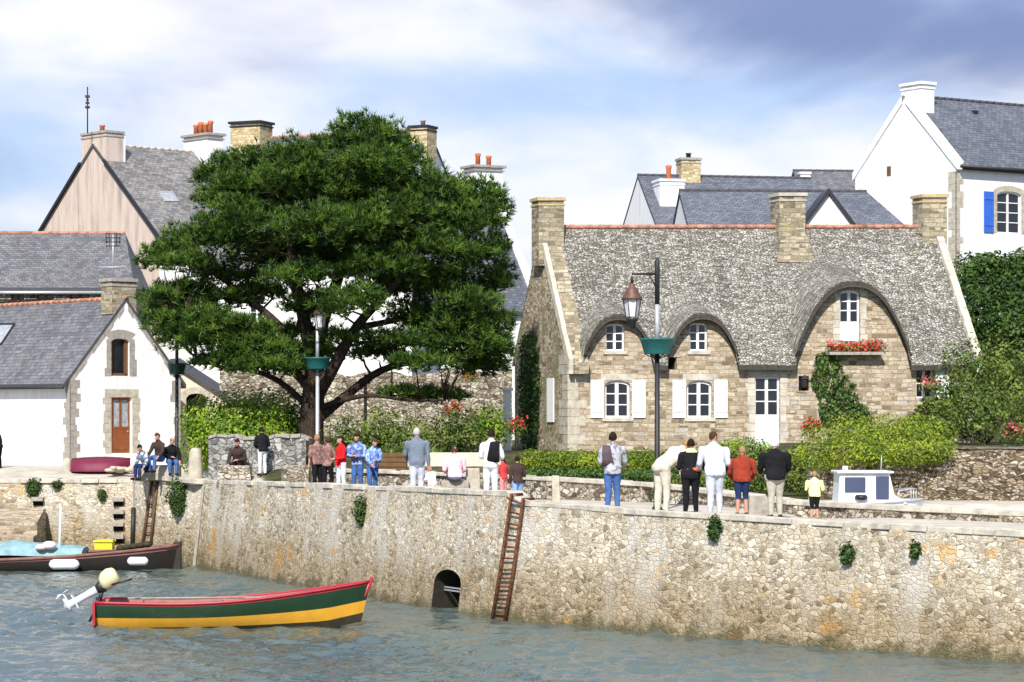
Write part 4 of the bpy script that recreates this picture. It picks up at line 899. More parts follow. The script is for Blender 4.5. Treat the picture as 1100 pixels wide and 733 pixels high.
# openings
PAL = M['coping']
for i in (0, 1):
    o = ops[i]; window(c.t, c.front, o, 2, 3, fw=.07); mb = MB()
    slab(mb, c.front, o[0] - .14, o[1] + .14, o[3] + .01, o[3] + .22, -.014, .03); mb.build('lintel', PAL, c.t, .008); mb = MB(); slab(mb, c.front, o[0] - .1, o[1] + .1, o[2] - .12, o[2] - .002, -.05, .1); mb.build('sill', PAL, c.t, .008)
    shutter(c.t, c.front, o[0] - .50, o[0] - .05, o[2], o[3] + .02, M['paint']); shutter(c.t, c.front, o[1] + .05, o[1] + .50, o[2], o[3] + .02, M['paint'])
o = ops[2]; window(c.t, c.front, o, 2, 3, name='door', panelfrac=.46, fw=.06); blocks(c.t, c.front, o, PAL, .22, lint=.24, seed=12)
for i in (3, 4): window(c.t, c.front, ops[i], 2, 3, fw=.05); mb = MB(); slab(mb, c.front, ops[i][0] - .08, ops[i][1] + .08, ops[i][2] - .12, ops[i][2] - .002, -.05, .1); mb.build('sill', PAL, c.t)
window(c.t, c.front, ops[5], 2, 3, fw=.06, panelfrac=.38); blocks(c.t, c.front, ops[5], PAL, .16, lint=.18, seed=14)
for i, nm in ((6, 'vent'), (7, 'niche')):
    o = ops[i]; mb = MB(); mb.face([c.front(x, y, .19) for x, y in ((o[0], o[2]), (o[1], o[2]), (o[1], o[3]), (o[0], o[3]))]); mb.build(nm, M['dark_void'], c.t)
mb = MB(); o = ops[6]; slab(mb, c.front, o[0] - .2, o[1] + .15, o[3] + .003, o[3] + .1, -.03, .02); mb.build('lintel', M['quoin_dark'], c.t)
mb = MB(); o = ops[7]; q = c.front((o[0] + o[1]) / 2, o[2] + .28, -.06); mb.lathe(q - Vector((0, 0, .2)), [(.03, 0), (.10, .05), (.13, .3), (.16, .31), (.02, .45)], 6, smooth=False); mb.build('wall_lantern', M['iron'], c.t)
window(c.t, c.front, ops[8], 2, 2)
# open white shutter right, seen nearly face on
o = ops[8]; mb = MB(); slab(mb, c.front, o[1] + .02, o[1] + .46, o[2] - .02, o[3] + .05, -.12, -.07); mb.build('shutter', M['paint'], c.t)
# gable slot window with white reveals
mb = MB(); mb.face([c.gable(x, y, .22) for x, y in ((gslot[0], gslot[2]), (gslot[1], gslot[2]), (gslot[1], gslot[3]), (gslot[0], gslot[3]))]); mb.build('pane', M['glass'], c.t)
for k in (0, 1):
    mb = MB(); w = .34; a = gslot[k]; slab(mb, c.gable, *( (a - w - .03, a - .03) if k == 0 else (a + .03, a + w + .03)), gslot[2] - .05, gslot[3] + .05, -.05, -.01); mb.build('shutter', M['paint'], c.t)
# quoins at the near corner
mb = MB(); rn = random.Random(2); v = 0
while v < H - .2:
    hh = rn.uniform(.22, .34); slab(mb, c.front, -.012, rn.choice((.3, .55)) + rn.uniform(0, .1), v, v + hh - .015, -.012, .02); slab(mb, c.gable, -.011, rn.choice((.5, .9)), v, v + hh - .015, -.0125, .02); v += hh
mb.build('quoins', M['quoin'], c.t, .006)
# stone window box with geraniums under the big dormer
q0 = c.fpx(886, 380); q1 = c.fpx(944, 380); t = thing('window_box', 'shelf of red geraniums below the big arched dormer window', 'window box', c.front((q0[0] + q1[0]) / 2, q0[1], -.2))
mb = MB(); slab(mb, c.front, q0[0], q1[0], q0[1] - .05, q0[1] + .05, -.42, .01); mb.build('shelf', M['quoin_dark'], t)
def flowers(name, parent, cs, col, n, r, leafmat='shrub'):
    pts = np.concatenate([np.array(cc) + RNG.normal(size=(n, 3)) * np.array(r) for cc in cs]); d = rnd_dirs(len(pts)); V, Fq = leaves(pts, d, .085, .9); np_mesh(name, V, Fq, M[col], parent)
    pts = pts + RNG.normal(size=pts.shape) * .05 - np.array([0, 0, .06]); V, Fq = leaves(pts, rnd_dirs(len(pts)), .10, .6); np_mesh('leaves', V, Fq, M[leafmat], parent)
flowers('petals', t, [c.front(lerp(q0[0], q1[0], k), q0[1] + .24, -.2) for k in (.08, .25, .45, .62, .8, .93)], 'petal_red', 55, (.10, .08, .10))

# ================================================================== VEGETATION
def tree_parts(t, name_leaf, mat, clumps, size, dens, **k): return bush(t, name_leaf, mat, clumps, size, dens, **k)
# --- the pine
TD = 86.; tb = P(334, 480, TD); pine = thing('pine_tree', 'broad dark green spreading pine with a forked trunk behind the quay', 'tree', (tb.x, tb.y, .95))
pads = [(384, 140, 24, 15), (408, 152, 28, 18), (368, 162, 26, 18), (436, 176, 22, 22), (322, 170, 32, 18), (272, 186, 42, 24), (236, 186, 20, 17), (300, 212, 52, 26), (370, 200, 52, 26), (455, 210, 40, 24), (512, 213, 27, 20), (527, 240, 19, 22),
        (430, 235, 50, 26), (345, 248, 52, 26), (258, 240, 42, 22), (214, 262, 42, 16), (178, 274, 25, 10), (296, 282, 46, 18), (378, 288, 50, 22), (458, 272, 46, 26), (515, 278, 28, 24), (534, 308, 15, 10),
        (182, 332, 30, 13), (228, 326, 44, 12), (285, 318, 36, 12), (198, 357, 36, 13), (248, 368, 46, 14), (300, 362, 36, 13), (237, 392, 30, 10), (275, 396, 26, 11), (335, 335, 30, 18), (378, 330, 36, 20), (432, 316, 40, 20), (488, 318, 36, 18), (522, 345, 25, 16),
        (505, 372, 38, 18), (528, 392, 20, 14), (455, 372, 34, 10), (404, 382, 30, 9), (472, 428, 28, 9), (432, 424, 24, 7), (366, 366, 28, 12), (318, 398, 22, 9), (405, 262, 40, 22), (325, 300, 36, 16), (495, 245, 36, 24), (225, 218, 18, 12), (320, 192, 46, 20), (400, 182, 40, 22), (535, 270, 13, 16),
        (350, 212, 45, 28), (410, 212, 45, 26), (480, 235, 40, 22), (240, 262, 44, 18), (325, 270, 48, 22), (410, 292, 44, 20), (470, 300, 40, 20), (210, 345, 40, 12), (450, 345, 34, 14), (485, 355, 36, 16), (520, 375, 26, 16), (488, 392, 34, 12), (280, 376, 40, 11), (345, 382, 26, 10), (290, 235, 44, 22), (390, 245, 44, 22), (500, 330, 34, 16), (250, 205, 30, 16), (412, 168, 26, 18)]
rp = random.Random(4); padc = []
pads += [(175, 345, 22, 12), (205, 370, 34, 13), (262, 388, 36, 12), (300, 395, 30, 12), (240, 352, 40, 13), (170, 322, 20, 10), (200, 312, 30, 9), (470, 352, 34, 14), (538, 355, 16, 16), (540, 380, 12, 14), (535, 300, 18, 18), (455, 392, 34, 11), (420, 368, 30, 12), (515, 398, 26, 10), (165, 285, 16, 8), (200, 285, 34, 11), (250, 300, 36, 12), (540, 225, 10, 14), (220, 195, 14, 10)]
for px, py, rx, ry in pads:
    edge = min(1, abs(px - 350) / 200 + abs(py - 270) / 300); d = TD + rp.uniform(-3.4, 2.6) * (1 - .65 * edge)
    padc.append((P(px, py, d), rx / F * d * 1.03, ry / F * d * 1.12))
CV, CF, off = [], [], 0
for ctr, rx, rz in padc:
    ry = rx * .95; n = int(215 * (rx * ry + 2 * rx * rz)); d = rnd_dirs(n); d[:, 2] = np.where(RNG.random(n) < .75, np.abs(d[:, 2]), d[:, 2] * .6)
    o_ = np.array([noise.noise(Vector(x * 2.6) + ctr * 1.3) + .6 * noise.noise(Vector(x * 6.) + ctr) for x in d])
    keep = o_ > -.12; d = d[keep]; o_ = o_[keep]; n = len(d)
    rad = (1 + .55 * o_) * (1 - RNG.random(n) ** 1.8 * .75); p = np.array(ctr) + d * np.array([rx, ry, rz]) * rad[:, None]
    dd = d * .75 + np.array([0, 0, .7]); dd /= np.linalg.norm(dd, axis=1, keepdims=True)
    V, Fq = needle_tufts(p, dd, .22, 11); CV.append(V); CF.append(Fq + off); off += len(V)
np_mesh('crown', np.concatenate(CV), np.concatenate(CF), M['pine'], pine)
print('pine quads', off // 4)
mb = MB(); main = []
def limb(pxs, r0, r1, dd=0):
    pts = []; N = len(pxs)
    for i, (x, y) in enumerate(pxs): pts.append(P(x, y, TD + dd * i / (N - 1)))
    f = []; K = 4
    for i in range(N - 1):
        for k in range(K):
            t = k / K; p0 = pts[max(i - 1, 0)]; p1 = pts[i]; p2 = pts[i + 1]; p3 = pts[min(i + 2, N - 1)]
            f.append(.5 * ((2 * p1) + (p2 - p0) * t + (2 * p0 - 5 * p1 + 4 * p2 - p3) * t * t + (-p0 + 3 * p1 - 3 * p2 + p3) * t ** 3))
    f.append(pts[-1]); rr = [lerp(r0, r1, i / (len(f) - 1)) for i in range(len(f))]; mb.tube(f, rr, 10); main.extend(zip(f, rr))
limb([(335, 492), (334, 465), (336, 430), (338, 400), (334, 370)], .46, .30)
mb.build('trunk', M['bark'], pine); mb = MB()
limb([(336, 385), (326, 340), (318, 300), (310, 250), (300, 200)], .26, .08, -1.5)
limb([(337, 392), (348, 340), (366, 290), (378, 230), (395, 170)], .27, .07, 1.0)
limb([(338, 430), (358, 395), (384, 350), (420, 310), (460, 260)], .25, .07, -1.8)
limb([(339, 452), (372, 425), (410, 398), (460, 385), (510, 375)], .19, .06, 1.0)
limb([(340, 440), (368, 430), (400, 425), (440, 430), (478, 430)], .11, .04, -1.)
limb([(384, 352), (420, 345), (460, 336), (505, 330), (530, 315)], .12, .04, .8)
limb([(334, 420), (312, 395), (280, 372), (240, 350), (190, 336)], .17, .05, -1.0)
limb([(334, 398), (300, 350), (262, 318), (225, 290), (185, 276)], .16, .05, 1.2)
limb([(330, 436), (300, 410), (270, 398), (235, 394), (205, 380)], .12, .04, .6)
limb([(322, 320), (290, 270), (265, 225), (245, 195)], .12, .04, 1)
limb([(400, 330), (440, 270), (480, 240), (520, 225)], .11, .04, -1)
mb.build('limbs', M['bark'], pine)
mb = MB()
for ctr, rx, rz in padc:
    for k in range(5):
        e = ctr + Vector((rp.uniform(-.7, .7) * rx, rp.uniform(-.7, .7) * rx, rp.uniform(-.5, .3) * rz)); best = min(main, key=lambda q: (q[0] - e).length + max(0, q[0].z - e.z) * 1.5)
        s0 = best[0]; m1 = s0.lerp(e, .4) + Vector((0, 0, .05 * (e - s0).length)); m2 = s0.lerp(e, .75) + Vector((rp.uniform(-.15, .15), rp.uniform(-.15, .15), .04)); mb.tube([s0, m1, m2, e], [min(best[1], .045), .03, .02, .008], 5)
mb.build('twigs', M['bark'], pine)

def shrub(name, label, cat, mat, pc, size, dens, group=None, leafname='foliage', stem=True, asp=.5, dep=None, **k):
    """pc: list of (px,py,rx,ry,D)"""
    cl = [(P(x, y, D), (rx / F * D, (dep or rx * .8 / F * D), ry / F * D)) for x, y, rx, ry, D in pc]
    zb = min(c_[0].z - c_[1][2] for c_ in cl); c0 = sum((c_[0] for c_ in cl), Vector()) / len(cl); t = thing(name, label, cat, (c0.x, c0.y, zb), group)
    bush(t, leafname, M[mat], cl, size, dens, asp, **k)
    if stem: stems(t, 'stems', (c0.x, c0.y, zb - .15), [c_[0] for c_ in cl])
    return t
shrub('bright_bush', 'large bright yellow green bush behind the grey wall left of the pine trunk', 'bush', 'bush', [(225, 455, 34, 30, 87), (262, 440, 34, 24, 87.5), (298, 445, 32, 28, 87), (215, 485, 22, 26, 86.5), (245, 470, 40, 30, 86), (285, 468, 42, 30, 86), (318, 470, 20, 24, 87)], .17, 300)
for i, (x, y, rx, ry, D, m, lab) in enumerate([(372, 470, 26, 24, 84.5, 'shrub', 'dark leafy shrub just right of the pine trunk'), (412, 462, 28, 26, 85.5, 'shrub', 'leafy shrub behind the brown planter and blue dressed people'), (450, 468, 26, 24, 85, 'shrub', 'shrub behind the head of the grey suited man'),
        (492, 458, 30, 22, 86, 'shrub', 'shrub with yellowing leaves behind the pink shirted person'), (525, 452, 22, 20, 86.5, 'bush', 'light green shrub left of the white gatepost')]):
    shrub('garden_shrub', lab, 'shrub', m, [(x, y, rx, ry, D), (x + 9, y + 12, rx * .8, ry * .8, D - .5), (x - 10, y + 14, rx * .8, ry * .7, D - .3)], .15, 260, 'shrubs along the garden edge')
shrub('low_hedge', 'low clipped hedge in front of the granite cottage windows', 'hedge', 'hedge', [(x, 495 + (x % 3), 17, 14, 80) for x in range(570, 730, 13)], .10, 600, shell=.4, lump=.12, dep=.45, stem=False)
shrub('low_shrubs', 'loose brownish green shrubs in front of the cottage door', 'shrub', 'shrub', [(x, 496 + (x * 7 % 9), 18, 20, 77.5) for x in range(722, 872, 14)], .12, 400)
shrub('garden_plants', 'dark leafy planting low behind the parapet left of the cabin boat', 'shrub', 'shrub', [(x, 515 + (x * 5 % 7), 18, 13, 73.5) for x in range(715, 875, 15)], .12, 360, stem=False)
shrub('garden_plants', 'dark leafy planting low behind the parapet right of the gatepost', 'shrub', 'ivy', [(x, 510 + (x * 5 % 5), 17, 8, 76.5) for x in range(575, 712, 15)], .11, 420, stem=False)
shrub('green_shrub', 'small yellow green shrub below the white cottage door', 'shrub', 'bush', [(780, 484, 16, 10, 79), (797, 480, 22, 12, 79), (818, 484, 18, 12, 79)], .12, 360)
shrub('clipped_hedge', 'big rounded clipped hedge on top of the brown retaining wall', 'hedge', 'hedge', [(885, 474, 26, 20, 72), (915, 465, 32, 22, 72), (950, 463, 34, 20, 72.3), (985, 465, 34, 20, 72.3), (1010, 472, 20, 22, 72), (930, 474, 40, 20, 71), (975, 474, 40, 20, 71), (865, 488, 18, 14, 71.4), (915, 484, 36, 18, 70.0), (945, 487, 36, 15, 69.8), (975, 487, 36, 15, 69.8), (1005, 484, 24, 16, 69.8), (878, 492, 26, 17, 69.9)], .11, 430, shell=.4, lump=.1)
shrub('leafy_bush', 'tall leafy green bush covering the right end of the granite cottage', 'bush', 'shrub', [(1040, 400, 34, 34, 84), (1075, 395, 32, 36, 85), (1020, 430, 26, 30, 83), (1055, 440, 40, 32, 82), (1095, 430, 34, 40, 84), (1012, 455, 20, 16, 81.5), (1110, 390, 30, 36, 86)], .17, 240, lump=.35)
shrub('dark_hedge', 'high dark green conifer hedge below the hillside house', 'hedge', 'pine_dark', [(1042, 300, 26, 30, 97), (1080, 302, 32, 30, 97.5), (1120, 298, 32, 32, 98), (1045, 345, 26, 26, 95), (1085, 350, 32, 30, 95), (1125, 350, 30, 30, 95), (1060, 320, 30, 28, 96), (1100, 322, 30, 28, 96), (1060, 285, 26, 16, 97), (1100, 283, 26, 16, 98)], .22, 240, lump=.22)
def climber(label, h, Pf, outline, mat, dens=420, size=.13, group=None):
    us = [q[0] for q in outline]; vs = [q[1] for q in outline]; pts = []
    def inside(u, v):
        c_ = False; j = len(outline) - 1
        for i in range(len(outline)):
            (a, b), (x, y) = outline[i], outline[j]
            if (b > v) != (y > v) and u < (x - a) * (v - b) / (y - b) + a: c_ = not c_
            j = i
        return c_
    n = int((max(us) - min(us)) * (max(vs) - min(vs)) * dens)
    for _ in range(n):
        u, v = random.uniform(min(us), max(us)), random.uniform(min(vs), max(vs))
        if inside(u + .12 * noise.noise(Vector((u * 4, v * 4, 0))), v + .12 * noise.noise(Vector((u * 4, v * 4, 5)))): pts.append(Pf(u, v, -abs(random.gauss(.0, .10)) - .02 - .1 * abs(noise.noise(Vector((u * 3, v * 3, 2))))))
    b = Pf((min(us) + max(us)) / 2, min(vs), -.1); t = thing('climbing_plant', label, 'climber', b, group); A = np.array([tuple(p) for p in pts])
    dd = rnd_dirs(len(A)) * .8 + np.array([0, -.5, -.5]); dd /= np.linalg.norm(dd, axis=1, keepdims=True); V, Fq = leaves(A, dd, size, .75); np_mesh('foliage', V, Fq, M[mat], t)
    mb = MB(); mb.tube([b, Pf(lerp(min(us), max(us), .4), lerp(min(vs), max(vs), .5), -.04), Pf(lerp(min(us), max(us), .5), lerp(min(vs), max(vs), .9), -.04)], [.03, .022, .01], 5); mb.build('stem', M['bark'], t)
climber('dense green ivy beside the big dormer and the cottage door', c, c.front, [c.fpx(x, y) for x, y in ((874, 384), (886, 378), (898, 382), (903, 400), (915, 412), (922, 432), (935, 442), (926, 458), (880, 458), (877, 430), (870, 410))], 'ivy')
climber('tall narrow strip of ivy climbing the left gable of the granite cottage', c, c.gable, [c.gpx(x, y) for x, y in ((563, 362), (574, 355), (580, 380), (582, 420), (579, 485), (566, 485), (562, 420))], 'ivy', dens=260)
climber('green creeper low on the cottage wall below the flower basket', c, c.front, [c.fpx(x, y) for x, y in ((990, 428), (1030, 420), (1040, 470), (985, 470), (965, 456))], 'shrub')
# flowers
t = thing('flower_basket', 'basket of orange red flowers on the cottage wall left of the white shutter', 'flower basket', c.front(*c.fpx(994, 418), -.2)); q = c.front(*c.fpx(994, 414), -.2)
mb = MB(); mb.lathe(q - Vector((0, 0, .22)), [(.06, 0), (.17, .12), (.2, .22), (.16, .2)], 10); mb.build('basket', M['wood_brown'], t); flowers('petals', t, [q + Vector((0, 0, .08))], 'petal_pink', 110, (.16, .1, .13))
for px, py, lab, D, s_k in ((872, 452, 'low rusty red flowers at the foot of the ivy', 85.5, 1.), (505, 397, 'bright red flower cluster in front of the stone garden wall', 97, 1.1), (487, 434, 'orange flowers on the shrubs behind the pink shirt', 84.5, .8), (556, 452, 'dull red flowers at the foot of the cottage gable', 86.5, 1.1), (1088, 458, 'dark pink flowers below the leafy bush at the right edge', 79.5, 1.2)):
    q = P(px, py, D); t = thing('flowering_plant', lab, 'flowers', q - Vector((0, 0, .5)), 'red flowering plants'); flowers('petals', t, [q, q + Vector((.12, 0, -.12)), q + Vector((-.14, 0, -.2))], 'petal_pink' if s_k > 1.15 else 'petal_red', int(42 * s_k), (.09 * s_k, .08, .08 * s_k)); bush(t, 'foliage', M['shrub'], [(q - Vector((0, .0, .28)), (.34 * s_k, .2, .26 * s_k))], .12, 300); stems(t, 'stems', q - Vector((0, 0, .9)), [q], .015)
# tufts hanging on the sea wall
for px, py, rx, ry, lab in ((392, 547, 10, 15, 'leafy tuft growing from the sea wall above the bow of the small boat'), (771, 566, 9, 14, 'leafy tuft just under the coping below the red jacket'), (913, 594, 9, 11, 'leafy tuft on the sea wall below the child in yellow'), (987, 590, 7, 9, 'smallest tuft far right on the sea wall'),
        (197, 532, 12, 20, 'large tuft on the quay corner by the pale corner strip'), (37, 522, 9, 10, 'tuft on the harbour wall above the left stone treads'), (110, 531, 5, 6, 'tiny tuft on the harbour wall between the two sets of treads'), (62, 520, 7, 4, 'flat tuft under the harbour wall coping')):
    wl = SW if px > 205 else HL; D0 = 80
    for _ in range(4): u = wl.u_px(px, ZP(py, D0)); D0 = wl.P(u, ZP(py, D0) - Z0, 0).y
    q = wl.P(u, ZP(py, D0) - Z0, -.1); t = thing('wall_plant', lab, 'wall plant', q, 'plants growing on the harbour walls'); k = D0 / F
    bush(t, 'foliage', M['tuft'], [(q, (rx * k, .16, ry * k)), (q - Vector((0, 0, ry * k * .6)), (rx * k * .6, .12, ry * k * .6))], .11, 1500, .4); stems(t, 'stems', q + Vector((0, .1, -.1)), [q], .015)

# ================================================================== STREET FURNITURE
def lamp(px, D, zb, label, planter_y, planter_w, full=True, pole='iron', lower='iron', lantern_px=-26, ztop=5.75, pm='teal', hb=None):
    X = XP(px, D); t = thing('street_lamp', label, 'street lamp', (X, D, zb), 'street lamps with green planters'); o = Vector((X, D, zb)); Ht = ztop - zb; zp = ZP(planter_y, D)
    mb = MB(); mb.lathe(o, [(.13, 0), (.13, .12), (.09, .2), (.08, 1.0), (.065, 1.05), (.058, zp - zb)], 12); mb.build('lower_pole', M[lower], t)
    mb = MB(); mb.lathe(o + Vector((0, 0, zp - zb)), [(.06, 0), (.055, (Ht - zp + zb) * .5)], 10); mb.build('pole', M[pole], t)
    mb = MB(); mb.lathe(o + Vector((0, 0, zp - zb + (Ht - zp + zb) * .5)), [(.06, 0), (.06, (Ht - zp + zb) * .5), (.02, (Ht - zp + zb) * .5 + .08)], 10); mb.build('upper_pole', M['iron'], t)
    pl = MB(); w = planter_w / F * D / 2; pl.lathe((X, D, zp - .17), [(w * .72, 0), (w * .74, .02), (w * .96, .33), (w, .34), (w, .38), (w * .9, .38), (w * .88, .3)], 18); pl_ = pl.build('planter', M[pm], t)
    br = MB()
    for k in range(6): a = k * math.pi / 3; br.tube([(X, D, zp - .30), (X + math.cos(a) * w * .72, D + math.sin(a) * w * .72, zp - .165)], .012, 5)
    br.build('bracket', M['iron'], pl_)
    if full:
        s_x = lantern_px / F * D; zl = ztop - .30; mb = MB(); mb.tube([(X, D, zl), (X + s_x, D, zl), (X + s_x, D, zl - .22)], .032, 6); mb.tube([(X, D, zl - .35), (X + s_x * .35, D, zl)], .018, 6); mb.build('arm', M['iron'], t)
        L0 = Vector((X + s_x, D, zl - .22)); mb = MB(); mb.lathe(L0, [(.03, 0), (.07, -.03), (.07, -.08), (.12, -.12), (.15, -.16), (.17, -.24), (.24, -.34), (.25, -.40), (.20, -.40)], 12); lt = mb.build('lantern_cap', M['copper'], t)
        mb = MB(); mb.lathe(L0 + Vector((0, 0, -.38)), [(.21, 0), (.14, -.42)], 6, smooth=False); mb.build('lantern_glass', M['lantern_glass'], t)
        mb = MB()
        for k in range(6): a = 2 * math.pi * k / 6; mb.tube([L0 + Vector((math.cos(a) * .215, math.sin(a) * .215, -.38)), L0 + Vector((math.cos(a) * .145, math.sin(a) * .145, -.81))], .014, 4)
        mb.lathe(L0 + Vector((0, 0, -.84)), [(.15, 0), (.15, -.04), (.09, -.10), (.08, -.2), (.03, -.26)], 12); mb.build('lantern_frame', M['iron'], t)
    return t
M['lantern_glass'] = plain('frosted_lantern_glass', (.62, .62, .64), .3, .4, .08, 8)
lamp(706, 62.4, -.3, 'street lamp with copper topped lantern and green planter in front of the granite cottage', 373, 38, True, 'grey_metal', 'iron', -27, ZP(281, 62.4), 'teal')
lamp(341, 84.4, -.12, 'street lamp with pale pole and teal planter in front of the pine trunk', 391, 29, True, 'grey_metal', 'grey_metal', 3, ZP(308, 84.4), 'teal')
lamp(190, 88.6, -.2, 'dark thin street lamp with a narrow planter right of the white cottage gable', 397, 21, False, 'iron', 'iron', 0, ZP(352, 88.6), 'green_paint')
# gatepost, planter and covered boat
g = MB(); q = P(545, 492, 89); g.box(q.x - .14, q.x + .14, 88.9, 89.25, q.z - .3, ZP(420, 89)); g.box(q.x - .2, q.x + .2, 88.83, 89.3, ZP(420, 89), ZP(417, 89)); tag(g.build('gatepost', M['white_dirty'], None, .015), 'tall white painted gatepost beside the granite cottage gable', 'gatepost')
t = thing('planter_box', 'brown wooden planter box behind the blue dressed people on the quay', 'planter', P(422, 503, 80.5)); mb = MB(); x0, x1 = XP(407, 80.5), XP(437, 80.5); zt = ZP(486, 80.5); zb = ZP(503, 80.5) - .12
for i in range(4): z = lerp(zb, zt, i / 4); mb.box(x0, x1, 80.2, 80.8, z + .01, lerp(zb, zt, (i + 1) / 4) - .01)
mb.build('box', M['wood_brown'], t, .01); bush(t, 'foliage', M['shrub'], [(Vector(((x0 + x1) / 2, 80.5, zt + .06)), (.42, .25, .14))], .1, 900)
# low white ledge behind the pink shirt
g = MB(); g.box(XP(438, 82.5), XP(541, 82.5), 82.4, 82.9, -.1, ZP(486.5, 82.5)); tag(g.build('white_ledge', M['cream'], None, .02), 'long low white wall behind the pink shirted person', 'low wall')
# upturned maroon boat in front of the white cottage
def hull(mb_list, rings): pass
t = thing('upturned_dinghy', 'small upturned maroon dinghy on the ground before the white cottage', 'dinghy', P(105, 502, 91.5)); x0, x1, D = XP(77, 91.5), XP(140, 91.5), 91.5; zg = .02
rings = []
for i in range(11):
    k = i / 10; w = .62 * math.sin(math.pi * min(1, .12 + k * .88)) ** .6 if k < 1 else .05; w = .62 * (1 - abs(k * 2 - .9) ** 3 * .75); hgt = .42 + .06 * math.sin(k * 3)
    rings.append([Vector((lerp(x0, x1, k), D + w * math.cos(math.pi * j / 8), zg + hgt * max(0, math.sin(math.pi * j / 8)) ** .7)) for j in range(9)])
mb = MB(); mb.loft(rings, caps=False, closed=False); mb.face(rings[0]); mb.face(rings[-1]); M['maroon'] = plain('maroon_paint', (.15, .010, .04), .6, .4, .2, 4); mb.build('hull', M['maroon'], t)
mb = MB(); mb.tube([r[4] + Vector((0, 0, .02)) for r in rings], .03, 5); mb.build('keel', M['wood_brown'], t); mb = MB(); mb.tube([r[8] + Vector((0, -.02, .03)) for r in rings], .035, 5); mb.build('gunwale', M['maroon'], t)
rn = random.Random(31)
t = tag(MB().build('stones', M['quoin_dark']), 'loose heap of pale stones right of the maroon dinghy', 'stone heap', kind='thing'); bpy.data.objects.remove(t)
mb = MB()
for i in range(16): q = P(rn.uniform(118, 150), 500, rn.uniform(90, 91.2)); q.z = .05 + rn.uniform(0, .12); mb.ell(q, (rn.uniform(.12, .25), .16, rn.uniform(.07, .13)), 6)
tag(mb.build('stone_heap', M['quoin']), 'loose heap of pale stones right of the maroon dinghy', 'stone heap')

# rusty ladder on the sea wall
def onSW(px, py, d=0.):
    D0 = 62
    for _ in range(5): u = SW.u_px(px, ZP(py, D0)); D0 = SW.P(u, ZP(py, D0) - Z0, 0).y
    return SW.P(u, ZP(py, D0) - Z0, d)
t = thing('sea_ladder', 'rusty iron ladder fixed to the sea wall right of the drain arch', 'ladder', onSW(538, 664)); r1 = [onSW(553, 536, -.10), onSW(541, 612, -.1), onSW(532, 670, -.10)]; r2 = [onSW(565, 541, -.10), onSW(555, 612, -.1), onSW(545, 672, -.10)]
for r in (r1, r2):
    mb = MB(); r[0] = r[0] + Vector((0, 0, .12)); mb.tube([r[0] + Vector((.25, .25, -.02)), r[0]] + r[1:], .042, 6); mb.build('rail', M['rust'], t)
for i in range(13):
    k = (i + .5) / 13; pick = lambda r: (r[0].lerp(r[1], k * 2) if k < .5 else r[1].lerp(r[2], k * 2 - 1)); mb = MB(); mb.tube([pick(r1), pick(r2)], .024, 6); mb.build('rung', M['rust'], t)
# timber ladder and fender posts on the buttress
def onHL(px, py, d=0.):
    D0 = 85
    for _ in range(5): u = HL.u_px(px, ZP(py, D0)); D0 = HL.P(u, ZP(py, D0) - Z0, 0).y
    return HL.P(u, ZP(py, D0) - Z0, d)
t = thing('wall_ladder', 'old brown ladder leaning on the buttress behind the dark boat', 'ladder', onHL(155, 592))
for a, b in ((164, 153), (170, 162)):
    mb = MB(); mb.tube([onHL(a, 517, -.08), onHL(b, 597, -.12)], .05, 5); mb.build('rail', M['wood_brown'], t)
for i in range(8):
    k = (i + .5) / 8; y = lerp(517, 597, k); mb = MB(); mb.tube([onHL(lerp(164, 153, k), y, -.1), onHL(lerp(170, 162, k), y, -.1)], .02, 5); mb.build('rung', M['rust'], t)
mb = MB(); mb.tube([onHL(144.5, 545, -.1), onHL(143.5, 598, -.1)], .075, 6); tag(mb.build('fender_post', M['iron']), 'short black timber fender post at the left edge of the buttress', 'fender post')

# ================================================================== BOATS
def boat_hull(t, sta, zs, mats, names, thick=.05):
    """sta: list of (x, halfbeam, sheer z, keel z, y centre); bands split the side between sheer and keel"""
    for (v0, v1), m, nm in zip(zs, mats, names):
        mb = MB()
        for sd in (-1, 1):
            rings = []
            for x, hb, zt, zk, yc, rake in sta:
                ring = []
                for v in np.linspace(v0, v1, 5):
                    w = hb * (1 - .42 * v ** 2.2); z = lerp(zt, zk, v); ring.append(Vector((x + rake * (1 - v), yc + sd * w, z)))
                rings.append(ring)
            mb.loft(rings, caps=False, closed=False)
        a = sta[0]; l = [Vector((a[0] + a[5] * (1 - v), a[4] - a[1] * (1 - .42 * v ** 2.2), lerp(a[2], a[3], v))) for v in (v0, v1)]; r = [Vector((p.x, 2 * a[4] - p.y, p.z)) for p in l]; mb.face([l[0], l[1], r[1], r[0]])
        mb.build(nm, mats and M[m], t)
M['boat_green'] = plain('dark_green_gloss', (.010, .036, .014), .35, .5, .2, 3); M['boat_yellow'] = plain('yellow_gloss', (.66, .33, .03), .3, .5, .14, 3); M['boat_red'] = plain('red_gloss', (.36, .02, .035), .4, .5, .2, 3)
M['boat_black'] = plain('black_hull', (.025, .02, .018), .5, .4, .3, 3); M['boat_inside'] = plain('faded_pink_boards', (.28, .13, .11), .7, .3, .25, 4); M['seaweed'] = plain('weedy_bottom', (.04, .035, .02), .8, .2, .4, 4)
BD = 60.2; bz = WZ; t = thing('motor_boat', 'open wooden boat striped red, dark green and yellow with a tilted outboard', 'boat', (XP(250, BD), BD, WZ)); sta = []
